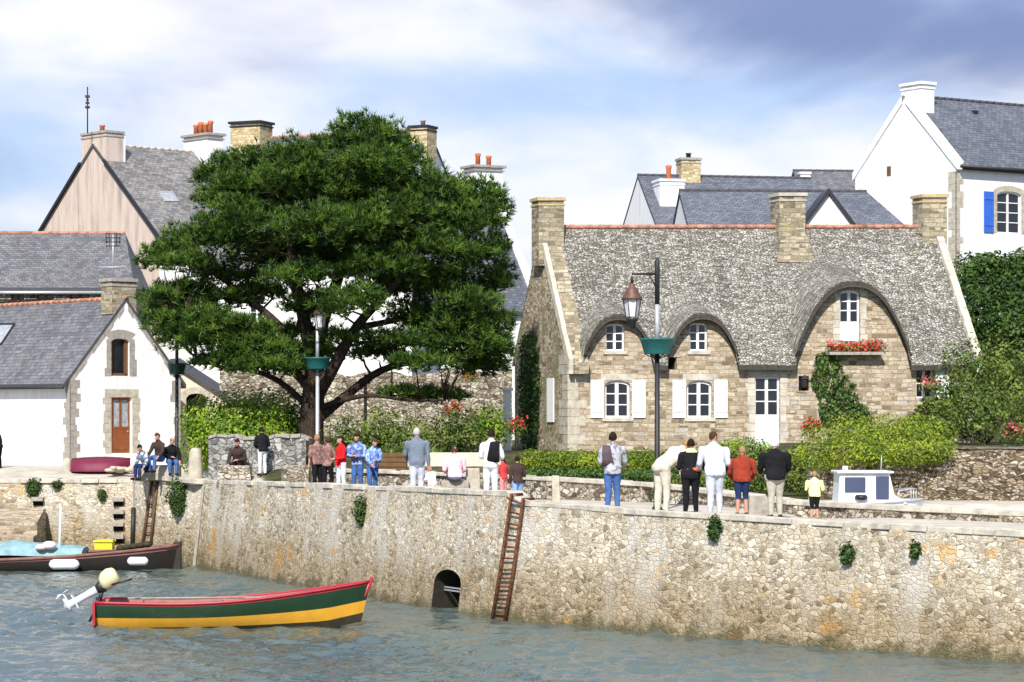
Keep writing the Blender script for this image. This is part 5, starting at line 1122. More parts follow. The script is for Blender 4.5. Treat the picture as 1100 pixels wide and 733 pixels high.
for i in range(25):
    k = i / 24; x = XP(lerp(107, 388, k), BD); hb = .86 * (.80 + .20 * math.sin(math.pi * min(1, k * 1.25))) * max(0, 1 - max(0, k - .42) ** 2.3 / (.58 ** 2.3)) ** .75 + .012
    zt = lerp(ZP(646, BD), 0, 0) + .40 * max(0, k - .25) ** 1.9 / (.75 ** 1.9) * 1.12 - .03 * math.sin(math.pi * k); zk = bz - .16 + .10 * k + max(0, k - .86) * 1.2
    sta.append((x, hb, zt, zk, BD, .22 * k ** 6))
boat_hull(t, sta, [(0, .06), (.06, .46), (.46, .775), (.775, 1.)], ['boat_red', 'boat_green', 'boat_yellow', 'seaweed'], ['gunwale_strake', 'upper_hull', 'lower_hull', 'bottom'])
for sd in (-1, 1):
    mb = MB(); mb.tube([Vector((s[0] + s[5], s[4] + sd * s[1], s[2] + .015)) for s in sta], .035, 6); mb.build('gunwale', M['boat_red'], t)
mb = MB(); mb.tube([Vector((sta[-1][0] + sta[-1][5] + .03, BD, sta[-1][2] + .10)), Vector((sta[-1][0] + .02, BD, lerp(sta[-1][2], sta[-1][3], .5))), Vector((sta[-1][0] - .05, BD, sta[-1][3]))], [.06, .05, .04], 6); mb.build('stem_post', M['boat_red'], t)
mb = MB(); rings = [[Vector((s[0], s[4] - s[1] * .86, s[2] - .34)), Vector((s[0], s[4] + s[1] * .86, s[2] - .34))] for s in sta[:-1]]; mb.loft(rings, caps=False, closed=False); mb.build('floor_boards', M['boat_inside'], t)
mb = MB()
for sd in (-1, 1): mb.loft([[Vector((s[0] + s[5] * .8, s[4] + sd * (s[1] - .03), s[2] + .0)), Vector((s[0], s[4] + sd * (s[1] * .86), s[2] - .34))] for s in sta[:-1]], caps=False, closed=False)
mb.build('lining', M['boat_inside'], t)
for i in (5, 10, 15):
    s = sta[i]; mb = MB(); mb.box(s[0] - .13, s[0] + .13, s[4] - s[1] * .93, s[4] + s[1] * .93, s[2] - .10, s[2] - .06); mb.build('thwart', M['boat_inside'], t)
mb = MB(); s = sta[0]; mb.box(s[0] - .04, s[0] + .02, s[4] - .8, s[4] + .8, s[2] - .5, s[2] + .03); mb.build('transom', M['boat_red'], t)
for sx in (1.1, 2.9):
    mb = MB(); mb.obox((sta[0][0] + sx, BD - .55, sta[3][2] + .02), (.012, 0, 0), (0, .012, 0), (0, 0, .06)); mb.build('rowlock', M['iron'], t)
mb = MB(); mb.tube([Vector((sta[0][0] + .6, BD + .35, sta[0][2] + .04)), Vector((sta[0][0] + 3.3, BD + .5, sta[0][2] + .05))], .025, 6); mb.obox((sta[0][0] + 3.5, BD + .51, sta[0][2] + .06), (.3, 0, 0), (0, .06, 0), (0, 0, .01)); mb.build('oar', M['quoin_dark'], t)
# tilted outboard
M['engine_yellow'] = plain('pale_yellow_cowl', (.62, .60, .34), .4, .5, .1, 3); M['engine_grey'] = plain('white_grey_leg', (.60, .62, .66), .35, .5, .12, 3)
e = thing('outboard_motor', 'outboard motor tilted up on the stern of the striped boat, pale yellow cowl', 'outboard motor', P(108, 648, BD)); ax = (P(58, 660, BD) - P(112, 630, BD)).normalized(); hd = P(118, 624, BD); nrm = Vector((0, 1, 0)); up = ax.cross(nrm).normalized(); up = up if up.z > 0 else -up
MR = Matrix((Vector((ax.x, nrm.x, up.x)), Vector((ax.y, nrm.y, up.y)), Vector((ax.z, nrm.z, up.z))))
mb = MB(); rings = []
for k, w, hgt, o in ((-.22, .09, .13, .06), (-.18, .13, .19, .06), (-.05, .16, .235, .06), (.10, .16, .225, .04), (.2, .14, .17, .01)):
    rings.append([hd + MR @ Vector((k, w * math.cos(a) * (1.1 if abs(math.cos(a)) > .7 else 1), hgt * math.sin(a) + o)) for a in [2 * math.pi * j / 14 for j in range(14)]])
mb.loft(rings); mb.build('cowl', M['engine_yellow'], e)
mb = MB(); mb.loft([[hd + MR @ Vector((k, w * math.cos(a), hh * math.sin(a) + o)) for a in [2 * math.pi * j / 10 for j in range(10)]] for k, w, hh, o in ((.18, .15, .17, -.02), (.30, .11, .13, -.03), (.36, .09, .1, -.03))]); mb.build('powerhead', M['iron'], e)
mb = MB(); mb.loft([[hd + MR @ Vector((k, w * math.cos(a), hh * math.sin(a) + o)) for a in [2 * math.pi * j / 10 for j in range(10)]] for k, w, hh, o in ((.34, .07, .10, -.03), (.7, .055, .085, -.03), (1.0, .05, .09, -.03), (1.08, .05, .10, -.03), (1.2, .03, .06, -.02))])
mb.obox(hd + MR @ Vector((.92, 0, -.02)), MR @ Vector((.015, 0, 0)), MR @ Vector((0, .12, 0)), MR @ Vector((0, 0, .17))); mb.build('leg', M['engine_grey'], e)
mb = MB(); gc = hd + MR @ Vector((1.12, 0, .06)); mb.loft([[gc + MR @ Vector((.06 * math.cos(a) * w, .06 * math.sin(a) * w, k)) for a in [2 * math.pi * j / 8 for j in range(8)]] for k, w in ((-.24, .3), (-.12, 1), (.1, 1), (.18, .6))]); mb.build('gearcase', M['engine_grey'], e)
mb = MB()
for k in range(3):
    a = 2 * math.pi * k / 3 + .5; dv = MR @ Vector((math.cos(a), math.sin(a), .0)); sd_ = MR @ Vector((-math.sin(a), math.cos(a), .5)); c_ = gc + MR @ Vector((0, 0, .2)); mb.idx([c_ + dv * .03 - sd_ * .02, c_ + dv * .16 - sd_ * .06, c_ + dv * .17 + sd_ * .05, c_ + dv * .03 + sd_ * .03] + [q + MR @ Vector((0, 0, .012)) for q in (c_ + dv * .03 - sd_ * .02, c_ + dv * .16 - sd_ * .06, c_ + dv * .17 + sd_ * .05, c_ + dv * .03 + sd_ * .03)], [(0, 1, 2, 3), (7, 6, 5, 4), (0, 4, 5, 1), (1, 5, 6, 2), (2, 6, 7, 3)])
mb.build('propeller', M['engine_grey'], e)
mb = MB(); cl = P(106, 649, BD); mb.obox(cl, (.05, 0, .0), (0, .12, 0), (0, 0, .16)); mb.tube([hd + MR @ Vector((.25, 0, -.1)), cl], .05, 6); mb.tube([cl, P(100, 660, BD), P(96, 668, BD)], [.05, .035, .03], 6); mb.build('clamp_bracket', M['iron'], e)
mb = MB(); mb.tube([hd + MR @ Vector((-.02, -.2, -.1)), hd + MR @ Vector((-.5, -.2, -.22))], .025, 6); mb.build('tiller', M['iron'], e)

# dark moored boat on the left
D = 81.6; t = thing('dark_barge', 'long black wooden boat with reddish rail moored at the left under the harbour wall', 'boat', (XP(80, D), D, WZ)); sta = []
for i in range(25):
    k = i / 24; x = XP(lerp(-120, 190, k), D); hb = 1.15 * max(0, 1 - max(0, k - .55) ** 2.4 / (.45 ** 2.4)) ** .7 + .05; zt = WZ + .33 + .42 * max(0, k - .3) ** 1.7 / (.7 ** 1.7); zk = WZ - .25 + max(0, k - .9) * 2; sta.append((x, hb, zt, zk, D, .12 * k ** 5))
boat_hull(t, sta, [(0, .12), (.12, 1.)], ['boat_inside', 'boat_black'], ['rubbing_strake', 'hull']); M['barge_rail'] = plain('weathered_red_rail', (.20, .10, .08), .7, .3, .4, 3)
for sd in (-1, 1):
    mb = MB(); mb.tube([Vector((s[0] + s[5], s[4] + sd * s[1], s[2] + .01)) for s in sta], .055, 6); mb.build('rail', M['barge_rail'], t)
mb = MB(); s = sta[-1]; mb.box(s[0] - .10, s[0] + .14, D - .14, D + .14, s[3], s[2] + .12); mb.build('stem_post', M['boat_black'], t, .02)
mb = MB(); mb.loft([[Vector((s[0], s[4] - s[1] * .9, s[2] - .10)), Vector((s[0], s[4] + s[1] * .9, s[2] - .10))] for s in sta[:-1]], caps=False, closed=False); mb.build('deck', M['wood_brown'], t)
def fender(px, py, wpx, hpx, lab):
    q = P(px, py, D - 1.28); w, hh = wpx / F * D / 2, hpx / F * D / 2; mb = MB(); rings = [[q + Vector((k * w, hh * r * math.cos(a), hh * r * math.sin(a))) for a in [2 * math.pi * j / 12 for j in range(12)]] for k, r in ((-1, .25), (-.9, .7), (-.7, 1), (.7, 1), (.9, .7), (1, .25))]; mb.loft(rings); tag(mb.build('fender', M['paint']), lab, 'fender', 'white fenders on the dark boat')
fender(69, 606.5, 32, 11, 'larger white fender hanging low amidships on the dark boat'); fender(148, 603, 22, 9, 'smaller white fender near the bow of the dark boat')
M['tarp'] = plain('pale_turquoise_tarpaulin', (.22, .36, .39), .7, .3, .35, 3, bump=.6)
# tarpaulin covered dinghies beyond / inside
def tarp(xa, xb, y, h0, lab, D=82.4, m='tarp', seed=1):
    mb = MB(); rings = []
    for i in range(13):
        k = i / 12; x = XP(lerp(xa, xb, k), D); hh = h0 * (1 + .35 * noise.noise(Vector((k * 5, seed, 0)))) * (math.sin(math.pi * (.08 + .84 * k)) ** .35); zb = ZP(y, D)
        rings.append([Vector((x, D + .8 * math.cos(a), zb + hh * max(0, math.sin(a)) ** .8 + .05 * noise.noise(Vector((k * 9, a * 3, seed))))) for a in [math.pi * j / 8 for j in range(9)]])
    mb.loft(rings, caps=False, closed=False); mb.face(rings[0]); mb.face(rings[-1]); return tag(mb.build('tarpaulin', M[m]), lab, 'tarpaulin')
tarp(-60, 92, 596, .40, 'rumpled pale turquoise tarpaulin covering the after half of the dark boat')
mb = MB(); q = P(64, 597, 82); mb.tube([q, P(65, 541, 82)], [.05, .03], 8); tag(mb.build('mast', M['paint']), 'thin white mast standing among the turquoise tarpaulin', 'mast')
mb = MB(); q = P(53, 586, 81.6); mb.ell(q, (.22, .2, .14), 9); mb.ell(q + Vector((-.25, 0, -.06)), (.2, .2, .1), 9); tag(mb.build('white_sack', M['paint']), 'crumpled white sack on the turquoise tarpaulin beside the mast', 'sack')
t = thing('yellow_crate', 'yellow plastic crate on the foredeck of the dark boat', 'crate', P(112, 591, 81.8)); M['yellow_plastic'] = plain('yellow_plastic', (.62, .55, .03), .5, .4, .15, 5); x0, x1, z0, z1 = XP(103, 81.8), XP(122, 81.8), ZP(590, 81.8), ZP(580, 81.8)
mb = MB(); mb.box(x0, x1, 81.5, 81.54, z0, z1); mb.box(x0, x1, 82.0, 82.04, z0, z1); mb.box(x0, x0 + .04, 81.54, 82, z0, z1); mb.box(x1 - .04, x1, 81.54, 82, z0, z1); mb.box(x0, x1, 81.54, 82.0, z0, z0 + .03); mb.build('crate_body', M['yellow_plastic'], t); mb = MB(); mb.box(x0 - .03, x1 + .03, 81.46, 81.5, z1 - .06, z1); mb.box(x0 - .03, x1 + .03, 82.04, 82.08, z1 - .06, z1); mb.build('rim', M['yellow_plastic'], t)
mb = MB(); z0 = z0 + .05
for i in range(5): mb.ell(P(130 + i * 7, 589 - i, 81.7), (.16, .2, .10), 7)
tag(mb.build('net_heap', M['seaweed']), 'brown heap of nets on the bow of the dark boat', 'nets')

# white cabin boat behind the low wall
D = 62.6; t = thing('cabin_boat', 'small white cabin boat standing behind the low parapet at right', 'boat', (XP(930, D), D, -.72)); M['boat_white'] = plain('white_gelcoat', (.78, .79, .80), .3, .5, .05, 3); M['tint'] = plain('tinted_boat_window', (.06, .075, .13), .1, .6, .1, 3); sta = []
for i in range(19):
    k = i / 18; x = XP(lerp(868, 982, k), D); hb = .82 * max(0, 1 - max(0, k - .5) ** 2.2 / (.5 ** 2.2)) ** .7 + .02; sta.append((x, hb, -.06 + .10 * k * k, -.70 + .3 * max(0, k - .75), D, .25 * k ** 4))
boat_hull(t, sta, [(0, 1.)], ['boat_white'], ['hull'])
mb = MB(); mb.loft([[Vector((s[0] + s[5], s[4] - s[1], s[2])), Vector((s[0] + s[5], s[4] + s[1], s[2]))] for s in sta], caps=False, closed=False); mb.build('deck', M['boat_white'], t)
for sd in (-1, 1): mb = MB(); mb.tube([Vector((s[0] + s[5], s[4] + sd * s[1], s[2])) for s in sta], .03, 6); mb.build('rubbing_strip', M['grey_metal'], t)
zt = ZP(508, D); zb = -.05; yf, yb = D - .62, D + .62; X = lambda p: XP(p, D)
mb = MB(); prof = [(X(897), zb), (X(899), zt), (X(952), zt), (X(957), zb + .22), (X(968), zb + .05), (X(972), zb)]
fr = [Vector((x, yf + (.06 if z > zb + .3 else 0), z)) for x, z in prof]; bk_ = [Vector((x, yb - (.06 if z > zb + .3 else 0), z)) for x, z in prof]; mb.loft([fr, bk_], smooth=False); cb = mb.build('cabin', M['boat_white'], t, .03)
mb = MB(); mb.box(X(896), X(956), yf - .03, yb + .03, zt, zt + .05); mb.build('cabin_roof', M['boat_white'], cb, .015)
for a, b, y0, y1 in ((904, 926, 512, 528), (937, 951, 511, 536)):
    mb = MB(); za, zb_ = ZP(y1, D), ZP(y0, D); mb.box(X(a), X(b), yf - .012, yf + .08, za, zb_); w_ = mb.build('cabin_window', M['tint'], cb, .008)
mb = MB(); mb.lathe(Vector((X(921), yf - .06, zb + .10)), [(.0, 0), (.12, .0), (.16, .06), (.12, .12), (0, .12)], 14); mb.build('life_ring', M['iron'], t)
mb = MB(); mb.tube([(X(908), D, zt + .05), (X(908), D, zt + .16)], .07, 8); mb.build('roof_lamp', M['boat_white'], t)
mb = MB(); mb.tube([(X(948), D + .3, zt), (X(949), D + .3, zt + .42)], .012, 5); mb.build('aerial', M['grey_metal'], t)
mb = MB(); pr = [(X(958), D - .55, .02), (X(962), D - .55, .26), (X(980), D - .2, .3), (X(984), D, .3), (X(980), D + .2, .3), (X(962), D + .55, .26)]; mb.tube(pr, .016, 5)
for p_ in pr[1:5]: mb.tube([p_, (p_[0], p_[1], 0)], .014, 5)
mb.build('bow_rail', M['grey_metal'], t)
mb = MB(); mb.box(X(880), X(890), D - .5, D + .5, -.76, -.62); mb.box(X(940), X(950), D - .5, D + .5, -.76, -.62); tag(mb.build('boat_chocks', M['wood_brown']), 'timber chocks under the white cabin boat', 'chocks') 

# ================================================================== PEOPLE
def cloth(name, c, var=.12, sc=9, plaid=None):
    k = NT('cloth_' + name, .85, .1); p = k.tc.outputs['Object']; col = k.mix(1., c, k.ramp(k.noise(p, sc, 4, .6), [(.3, 1 - var), (.5, 1.), (.7, 1 + var)]), 'MULTIPLY')
    if plaid: col = k.mix(k.step(k.noise(k.map(p, (1, 1, 1)), 11, 2, .5), .5, .58), col, plaid)
    k.col(col); k.bump(k.noise(p, 14, 3), .5, .02); return k.mat
SKIN = cloth('skin', (.52, .27, .19), .06); HAIR = {'dark': cloth('dark_hair', (.022, .014, .010), .3, 40), 'brown': cloth('brown_hair', (.07, .035, .02), .3, 40), 'grey': cloth('grey_hair', (.42, .40, .38), .2, 40), 'white': cloth('white_hair', (.70, .68, .64), .1, 40), 'fair': cloth('fair_hair', (.30, .19, .09), .3, 40)}
DARKV = cloth('eye_dark', (.02, .015, .012)); LIP = cloth('lips', (.36, .10, .08))
def rotx(p, a, o): 
    q = p - o; return o + Vector((q.x, q.y * math.cos(a) - q.z * math.sin(a), q.y * math.sin(a) + q.z * math.cos(a)))
ARM = {'down': ((.045, .0, -.29), (.01, .07, -.25)), 'front': ((.07, .06, -.27), (-.12, .22, -.03)), 'hips': ((.11, -.08, -.27), (-.06, .16, -.16)), 'rail': ((.05, .12, -.26), (-.04, .24, -.06)), 'fold': ((.06, .06, -.275), (-.22, .16, .03)), 'back': ((.06, -.09, -.26), (-.12, -.07, -.18)), 'up': ((.12, .12, -.20), (-.10, .14, .17)), 'knee': ((.07, .16, -.23), (-.02, .22, -.10))}
_yj = random.Random(77)
def person(px, D, ht, yaw, label, top, bottom, hair='dark', lean=0., arms=('down', 'down'), sleeves='long', legs='long', sit=0, seat=.45, head_turn=0., nod=0., fem=False, longhair=False, skirt=False, build=1., zg=None, shoes=None, step=.06, belt=None, group='people on the quay', top2=None):
    """yaw: degrees the figure faces, 0 = away from the camera (+Y), 180 = towards it"""
    X = XP(px, D); zg = GH(X, D) if zg is None else zg; ht += .13 * (X > -9 and ht > 1.3); sc = ht / 1.75; rot = Matrix.Rotation(R(yaw), 3, 'Z'); root = thing('person', label, 'person', (X, D, zg), group)
    sw = (.175 if fem else .20) * build; hw = (.095 if fem else .085)
    hip = Vector((0, 0, .93)); J = {}
    for s, k in ((-1, 'L'), (1, 'R')):
        J['hip' + k] = Vector((s * hw, 0, .92))
        if sit: J['kn' + k] = Vector((s * (hw + .03), .43, .95 - .02)); J['an' + k] = Vector((s * (hw + .02), .45, .93 - .40)); J['to' + k] = J['an' + k] + Vector((s * .03, .17, -.05))
        else: f = step * s; J['kn' + k] = Vector((s * (hw + .005), .02 + f * .6, .50)); J['an' + k] = Vector((s * (hw + .02), -.01 + f * .5, .09)); J['to' + k] = J['an' + k] + Vector((s * .04, .17, -.05))
    up = {}
    up['wa'] = Vector((0, .0, 1.10)); up['ch'] = Vector((0, .0, 1.28)); up['nk'] = Vector((0, -.01, 1.47)); up['hd'] = Vector((0, .015, 1.635)); up['n2'] = Vector((0, .0, 1.55))
    for s, k, am in ((-1, 'L', arms[0]), (1, 'R', arms[1])):
        sh = Vector((s * sw * .93, -.005, 1.385)); e1, e2 = ARM[am]; el = sh + Vector((e1[0] * s, e1[1], e1[2])); wr = el + Vector((e2[0] * s, e2[1], e2[2])); up['sh' + k] = sh; up['el' + k] = el; up['wr' + k] = wr
        dv = (wr - el).normalized(); up['pa' + k] = wr + dv * .075; up['fi' + k] = dv
    la = -R(lean)
    dirs = {k: v for k, v in up.items() if k.startswith('fi')}
    for k in list(up):
        if not k.startswith('fi'): up[k] = rotx(up[k], la, hip)
        else: up[k] = rotx(hip + up[k], la, hip) - hip
    J.update(up)
    seg = []   # (a, b, ra, rb, tag)
    def S(a, b, ra, rb, tg, fl=1.): seg.append((J[a] if isinstance(a, str) else a, J[b] if isinstance(b, str) else b, ra, rb, tg, fl))
    mb = MB()
    def ringtube(c0, c1, prof, M3):
        rings = []
        for k, rx, ry, oy in prof:
            c_ = c0.lerp(c1, k); rings.append([c_ + M3 @ Vector((rx * math.cos(a), ry * math.sin(a) + oy, 0)) for a in [2 * math.pi * j / 16 for j in range(16)]])
        mb.loft(rings)
    ML = Matrix.Rotation(la, 3, 'X'); b_ = build
    hipw = (.178 if fem else .165) * b_; wst = (.125 if fem else .148) * b_
    top_c = rotx(Vector((0, -.01, 1.50)), la, hip)
    low = Vector((0, 0, .83)) if not sit else Vector((0, 0, .86))
    rings = []
    for z, rx, ry, oy in ((.80, .10, .08, 0), (.86, hipw * .95, .115 * b_, -.01), (.93, hipw, .12 * b_, -.012), (1.0, hipw * .95, .112 * b_, -.005), (1.10, wst, .10 * b_, .0), (1.2, wst * 1.08, .108 * b_, .0), (1.30, sw * .87, .118 * b_, .005), (1.37, sw * .92, .106 * b_, 0), (1.43, sw * .66, .078, -.005), (1.485, .075, .055, -.01), (1.50, .05, .05, -.01)):
        bl = min(1, max(0, (z - .93) / .10)); p = Vector((0, 0, z)); p2 = rotx(p, la, hip) if z > .93 else p; Mx = Matrix.Rotation(la * bl, 3, 'X'); rings.append([p2 + Mx @ Vector((rx * math.cos(a), ry * math.sin(a) + oy, 0)) for a in [2 * math.pi * j / 18 for j in range(18)]])
    mb.loft(rings)
    def cap(a, b, ra, rb, tg, mid=None):
        a, b = J[a] if isinstance(a, str) else a, J[b] if isinstance(b, str) else b; d = (b - a); n = 6; pts = [a - d.normalized() * ra * .7] + [a.lerp(b, i / n) for i in range(n + 1)] + [b + d.normalized() * rb * .7]
        rr = [ra * .55] + [lerp(ra, rb, i / n) * (1 + (mid or 0) * math.sin(math.pi * i / n)) for i in range(n + 1)] + [rb * .55]; mb.tube(pts, rr, 12); seg.append((a, b, (ra + rb) / 2, tg))
    for k in 'LR':
        cap('hip' + k, 'kn' + k, .088 * b_, .060, 'thigh', .03); cap('kn' + k, 'an' + k, .058, .038, 'shin', .12); cap(J['an' + k] + Vector((0, -.04, -.03)), 'to' + k, .042, .036, 'foot')
        cap('sh' + k, 'el' + k, .053 * b_, .042, 'uarm', .05); cap('el' + k, 'wr' + k, .042, .028, 'farm', .06); cap('wr' + k, 'pa' + k, .032, .036, 'hand')
    cap('nk', 'n2', .055, .052, 'neck'); hd = J['hd']; MH = ML @ Matrix.Rotation(R(head_turn), 3, 'Z') @ Matrix.Rotation(-R(nod), 3, 'X')
    HP = lambda x, y, z: hd + MH @ Vector((x, y, z))
    mb.ell(HP(0, -.012, .02), (.077, .095, .105), 14, M=MH); mb.ell(HP(0, .022, -.05), (.056, .066, .066), 12, M=MH); mb.ell(HP(0, .094, -.015), (.013, .02, .024), 7, M=MH)
    for s in (-1, 1): mb.ell(HP(s * .078, -.005, -.01), (.012, .02, .03), 7, M=MH)
    tmp = mb.build('tmp', SKIN); md = tmp.modifiers.new('r', 'REMESH'); md.mode = 'VOXEL'; md.voxel_size = .0155; md.use_smooth_shade = True; sm = tmp.modifiers.new('s', 'SMOOTH'); sm.iterations = 3; sm.factor = .5
    dg = bpy.context.evaluated_depsgraph_get(); ev = tmp.evaluated_get(dg); me = ev.to_mesh(); n = len(me.vertices); co = np.empty(n * 3); me.vertices.foreach_get('co', co); co = co.reshape(-1, 3); no = np.empty(n * 3); me.vertices.foreach_get('normal', no); no = no.reshape(-1, 3)
    Fq = [tuple(p.vertices) for p in me.polygons]; ev.to_mesh_clear(); tm = tmp.data; bpy.data.objects.remove(tmp); bpy.data.meshes.remove(tm)
    # label each vertex with its nearest limb
    segs = [(Vector((0, 0, .86)), hip, .14, 'pelvis'), (hip, J['wa'], .14, 'torso'), (J['wa'], rotx(Vector((0, 0, 1.42)), la, hip), .14, 'torso'), (J['shL'], J['shR'], .075, 'torso'), (hd, hd + Vector((0, 0, .01)), .10, 'head')] + seg
    best = np.full(n, 1e9); lab_ = np.zeros(n, dtype=int); tags = []
    for a, b, r, tg in segs:
        if tg not in tags: tags.append(tg)
        a, b = np.array(a), np.array(b); ab = b - a; t_ = np.clip(((co - a) @ ab) / (ab @ ab + 1e-9), 0, 1); dd = np.linalg.norm(co - (a + t_[:, None] * ab), axis=1) / r
        m_ = dd < best; best[m_] = dd[m_]; lab_[m_] = tags.index(tg)
    def W_(A): # local -> world
        return (A * sc) @ np.array(rot).T + np.array([X, D, zg + (0 if not sit else (seat - .86 * sc))])
    V = W_(co); quads = [f for f in Fq]
    def mesh(name, verts, faces, mats, parent, mi=None):
        mb_ = bpy.data.meshes.new(name); b0 = base_of(parent); mb_.from_pydata((verts - np.array(b0)).tolist(), [], faces)
        for m_ in mats: mb_.materials.append(m_)
        mb_.polygons.foreach_set('use_smooth', [True] * len(faces))
        if mi is not None: mb_.polygons.foreach_set('material_index', mi)
        mb_.update(); return link_mesh(name, mb_, parent)
    # fingers appended to the body surface
    fb = MB()
    for k, s in (('L', -1), ('R', 1)):
        dv = J['fi' + k]; pa = J['pa' + k]; sd_ = dv.cross(Vector((0, 0, 1))); sd_ = sd_.normalized() if sd_.length > .1 else Vector((0, 1, 0)); nn_ = dv.cross(sd_).normalized()
        for q, ln in ((-.027, .058), (-.009, .07), (.009, .074), (.027, .066)):
            b0 = pa + sd_ * q + dv * .012; p1 = b0 + dv * ln * .5 + nn_ * .006; p2 = b0 + dv * ln * .85 + nn_ * .026; fb.tube([b0 - dv * .02, b0, p1, p2], [.009, .0095, .0085, .006], 6)
        b0 = pa - dv * .05 + sd_ * .03; fb.tube([b0, b0 + sd_ * .03 + dv * .03, b0 + sd_ * .033 + dv * .06 + nn_ * .012], [.012, .0105, .007], 6)
    o_ = len(V); FV = W_(np.array(fb.v)); allV = np.concatenate([V, FV]); allF = quads + [tuple(i + o_ for i in f) for f in fb.f]
    body = mesh('body', allV, allF, [SKIN], root)
    loc = co; hl = (np.array(MH).T @ (co - np.array(hd)).T).T
    ti = lambda *g: [tags.index(q) for q in g if q in tags]
    def garment(name, sel, offs, mat, wr=.01, mi2=None):
        idx = np.where(sel)[0]; mp = -np.ones(n, dtype=int); mp[idx] = np.arange(len(idx)); fs = [tuple(int(mp[i]) for i in f) for f in quads if all(sel[i] for i in f)]
        if not fs: return
        wr = wr * 1.5; wrk = np.array([noise.noise(Vector((p[0] * 6 + px, p[1] * 6, p[2] * 4))) + .5 * noise.noise(Vector((p[0] * 15, p[1] * 15 + px, p[2] * 11))) for p in co[idx]]) * wr; gv = co[idx] + no[idx] * (offs + wrk)[:, None] if not isinstance(offs, float) else co[idx] + no[idx] * (offs + wrk)[:, None]
        return mesh(name, W_(gv), fs, [mat], root)
    # shirt / trousers split along the spine
    z_s = co[:, 2]; isT = np.isin(lab_, ti('torso')); isP = np.isin(lab_, ti('pelvis')); 
    up_ = isT | np.isin(lab_, ti('uarm')) if sleeves == 'short' else isT | np.isin(lab_, ti('uarm', 'farm'))
    if sleeves == 'none': up_ = isT
    over = isP & (z_s > .86) if not sit else isP & (z_s > .9)
    garment('top', up_ | over, .020, top, .012)
    lg = isP | np.isin(lab_, ti('thigh')) | (isT & (z_s < 1.0))
    if legs == 'long': lg = lg | np.isin(lab_, ti('shin'))
    garment('trousers' if legs == 'long' else 'shorts', lg, .013, bottom, .009)
    garment('shoes', np.isin(lab_, ti('foot')), .008, shoes or DARKV, .0)
    hs = np.isin(lab_, ti('head')) & ((hl[:, 2] > .045) | ((hl[:, 1] < -.005) & (hl[:, 2] > -.055 if not longhair else hl[:, 2] > -.12)))
    garment('hair', hs, float(.010 if not fem else .016), HAIR[hair], .012)
    if longhair:
        hb = MB(); hb.ell(HP(0, -.055, -.05), (.09, .055, .13), 10, M=MH); hv = W_(np.array(hb.v)); mesh('long_hair', hv, hb.f, [HAIR[hair]], root)
    if skirt:
        sb = MB(); sb.loft([[Vector((r * math.cos(a), r * .75 * math.sin(a), z)) for a in [2 * math.pi * j / 20 for j in range(20)]] for z, r in ((.98, .16), (.85, .19), (.6, .22), (.52, .235))]); mesh('skirt', W_(np.array(sb.v)), sb.f, [bottom], root)
    # face: eyes and mouth on the head
    eb = MB()
    for s in (-1, 1): eb.ell(HP(s * .028, .076, .008), (.010, .006, .006), 6, M=MH)
    mesh('eyes', W_(np.array(eb.v)), eb.f, [DARKV], root)
    eb = MB(); eb.ell(HP(0, .080, -.058), (.020, .006, .006), 6, M=MH); mesh('mouth', W_(np.array(eb.v)), eb.f, [LIP], root)
    def loc2w(p): return Vector(W_(np.array([tuple(p)]))[0])
    return root, J, loc2w, mesh, W_

def draped(rt, J, mesh_, W_, mat, side, name='draped_jacket', w=.11, lo=1.02, hi=1.44):
    """a jacket slung over one shoulder and hanging down the back"""
    sb = MB(); rings = []
    for k, z in ((0, hi + .03), (.15, hi + .0), (.4, lerp(hi, lo, .35)), (.7, lerp(hi, lo, .65)), (1, lo)):
        y = -.10 - .05 * math.sin(math.pi * min(1, k * 1.1)) + (.07 if k == 0 else 0); ww = w * (.75 + .5 * k - .1 * noise.noise(Vector((k * 4, 1, side)))); rings.append([Vector((side * (.13 - .05 * k) + ww * math.cos(a) + .02 * noise.noise(Vector((a, k * 5, 0))), y + (z - .93) * J_lean(J) + .035 * math.sin(a) + .012 * math.sin(a * 3 + k * 6), z)) for a in [2 * math.pi * j / 16 for j in range(16)]])
    sb.loft(rings); mesh_(name, W_(np.array(sb.v)), sb.f, [mat], rt)
def J_lean(J): return (J['nk'].y) / max(.1, J['nk'].z - .93)
C = lambda n, c, **k: cloth(n, c, **k)
navy = C('navy', (.02, .035, .10)); denim = C('denim', (.06, .13, .33), var=.25); ldenim = C('light_denim', (.22, .36, .62), var=.2); black = C('black', (.012, .012, .014)); white = C('white', (.62, .64, .68), var=.05); cream = C('cream', (.58, .54, .44)); beige = C('beige', (.50, .45, .36)); khaki = C('khaki', (.42, .40, .33))
red = C('red', (.72, .015, .02)); pink = C('pink', (.78, .50, .57), var=.08); greysuit = C('grey_suit', (.15, .18, .23)); rustc = C('rust_jacket', (.27, .040, .022), var=.3); brownc = C('brown_shirt', (.19, .10, .085), plaid=(.30, .19, .17)); lblue = C('light_blue', (.16, .28, .68), plaid=(.42, .55, .85)); blueg = C('blue_grey', (.10, .16, .42), plaid=(.35, .42, .60)); yellow = C('pale_yellow', (.74, .76, .36), var=.06); dbrown = C('dark_brown', (.055, .035, .03)); check = C('check', (.12, .15, .22), plaid=(.55, .58, .65)); stripe = C('grey_backpack_shirt', (.40, .42, .46), plaid=(.20, .17, .20)); lav = C('lavender', (.50, .53, .62)); orange = C('orange', (.80, .16, .05))
PL = 'people on the quay'
person(172, 84.6, 1.72, 150, 'brown haired person in dark brown jacket, highest of the seated trio by the white cottage', dbrown, denim, 'brown', 12, ('knee', 'knee'), sit=1, seat=.62, zg=-.05)
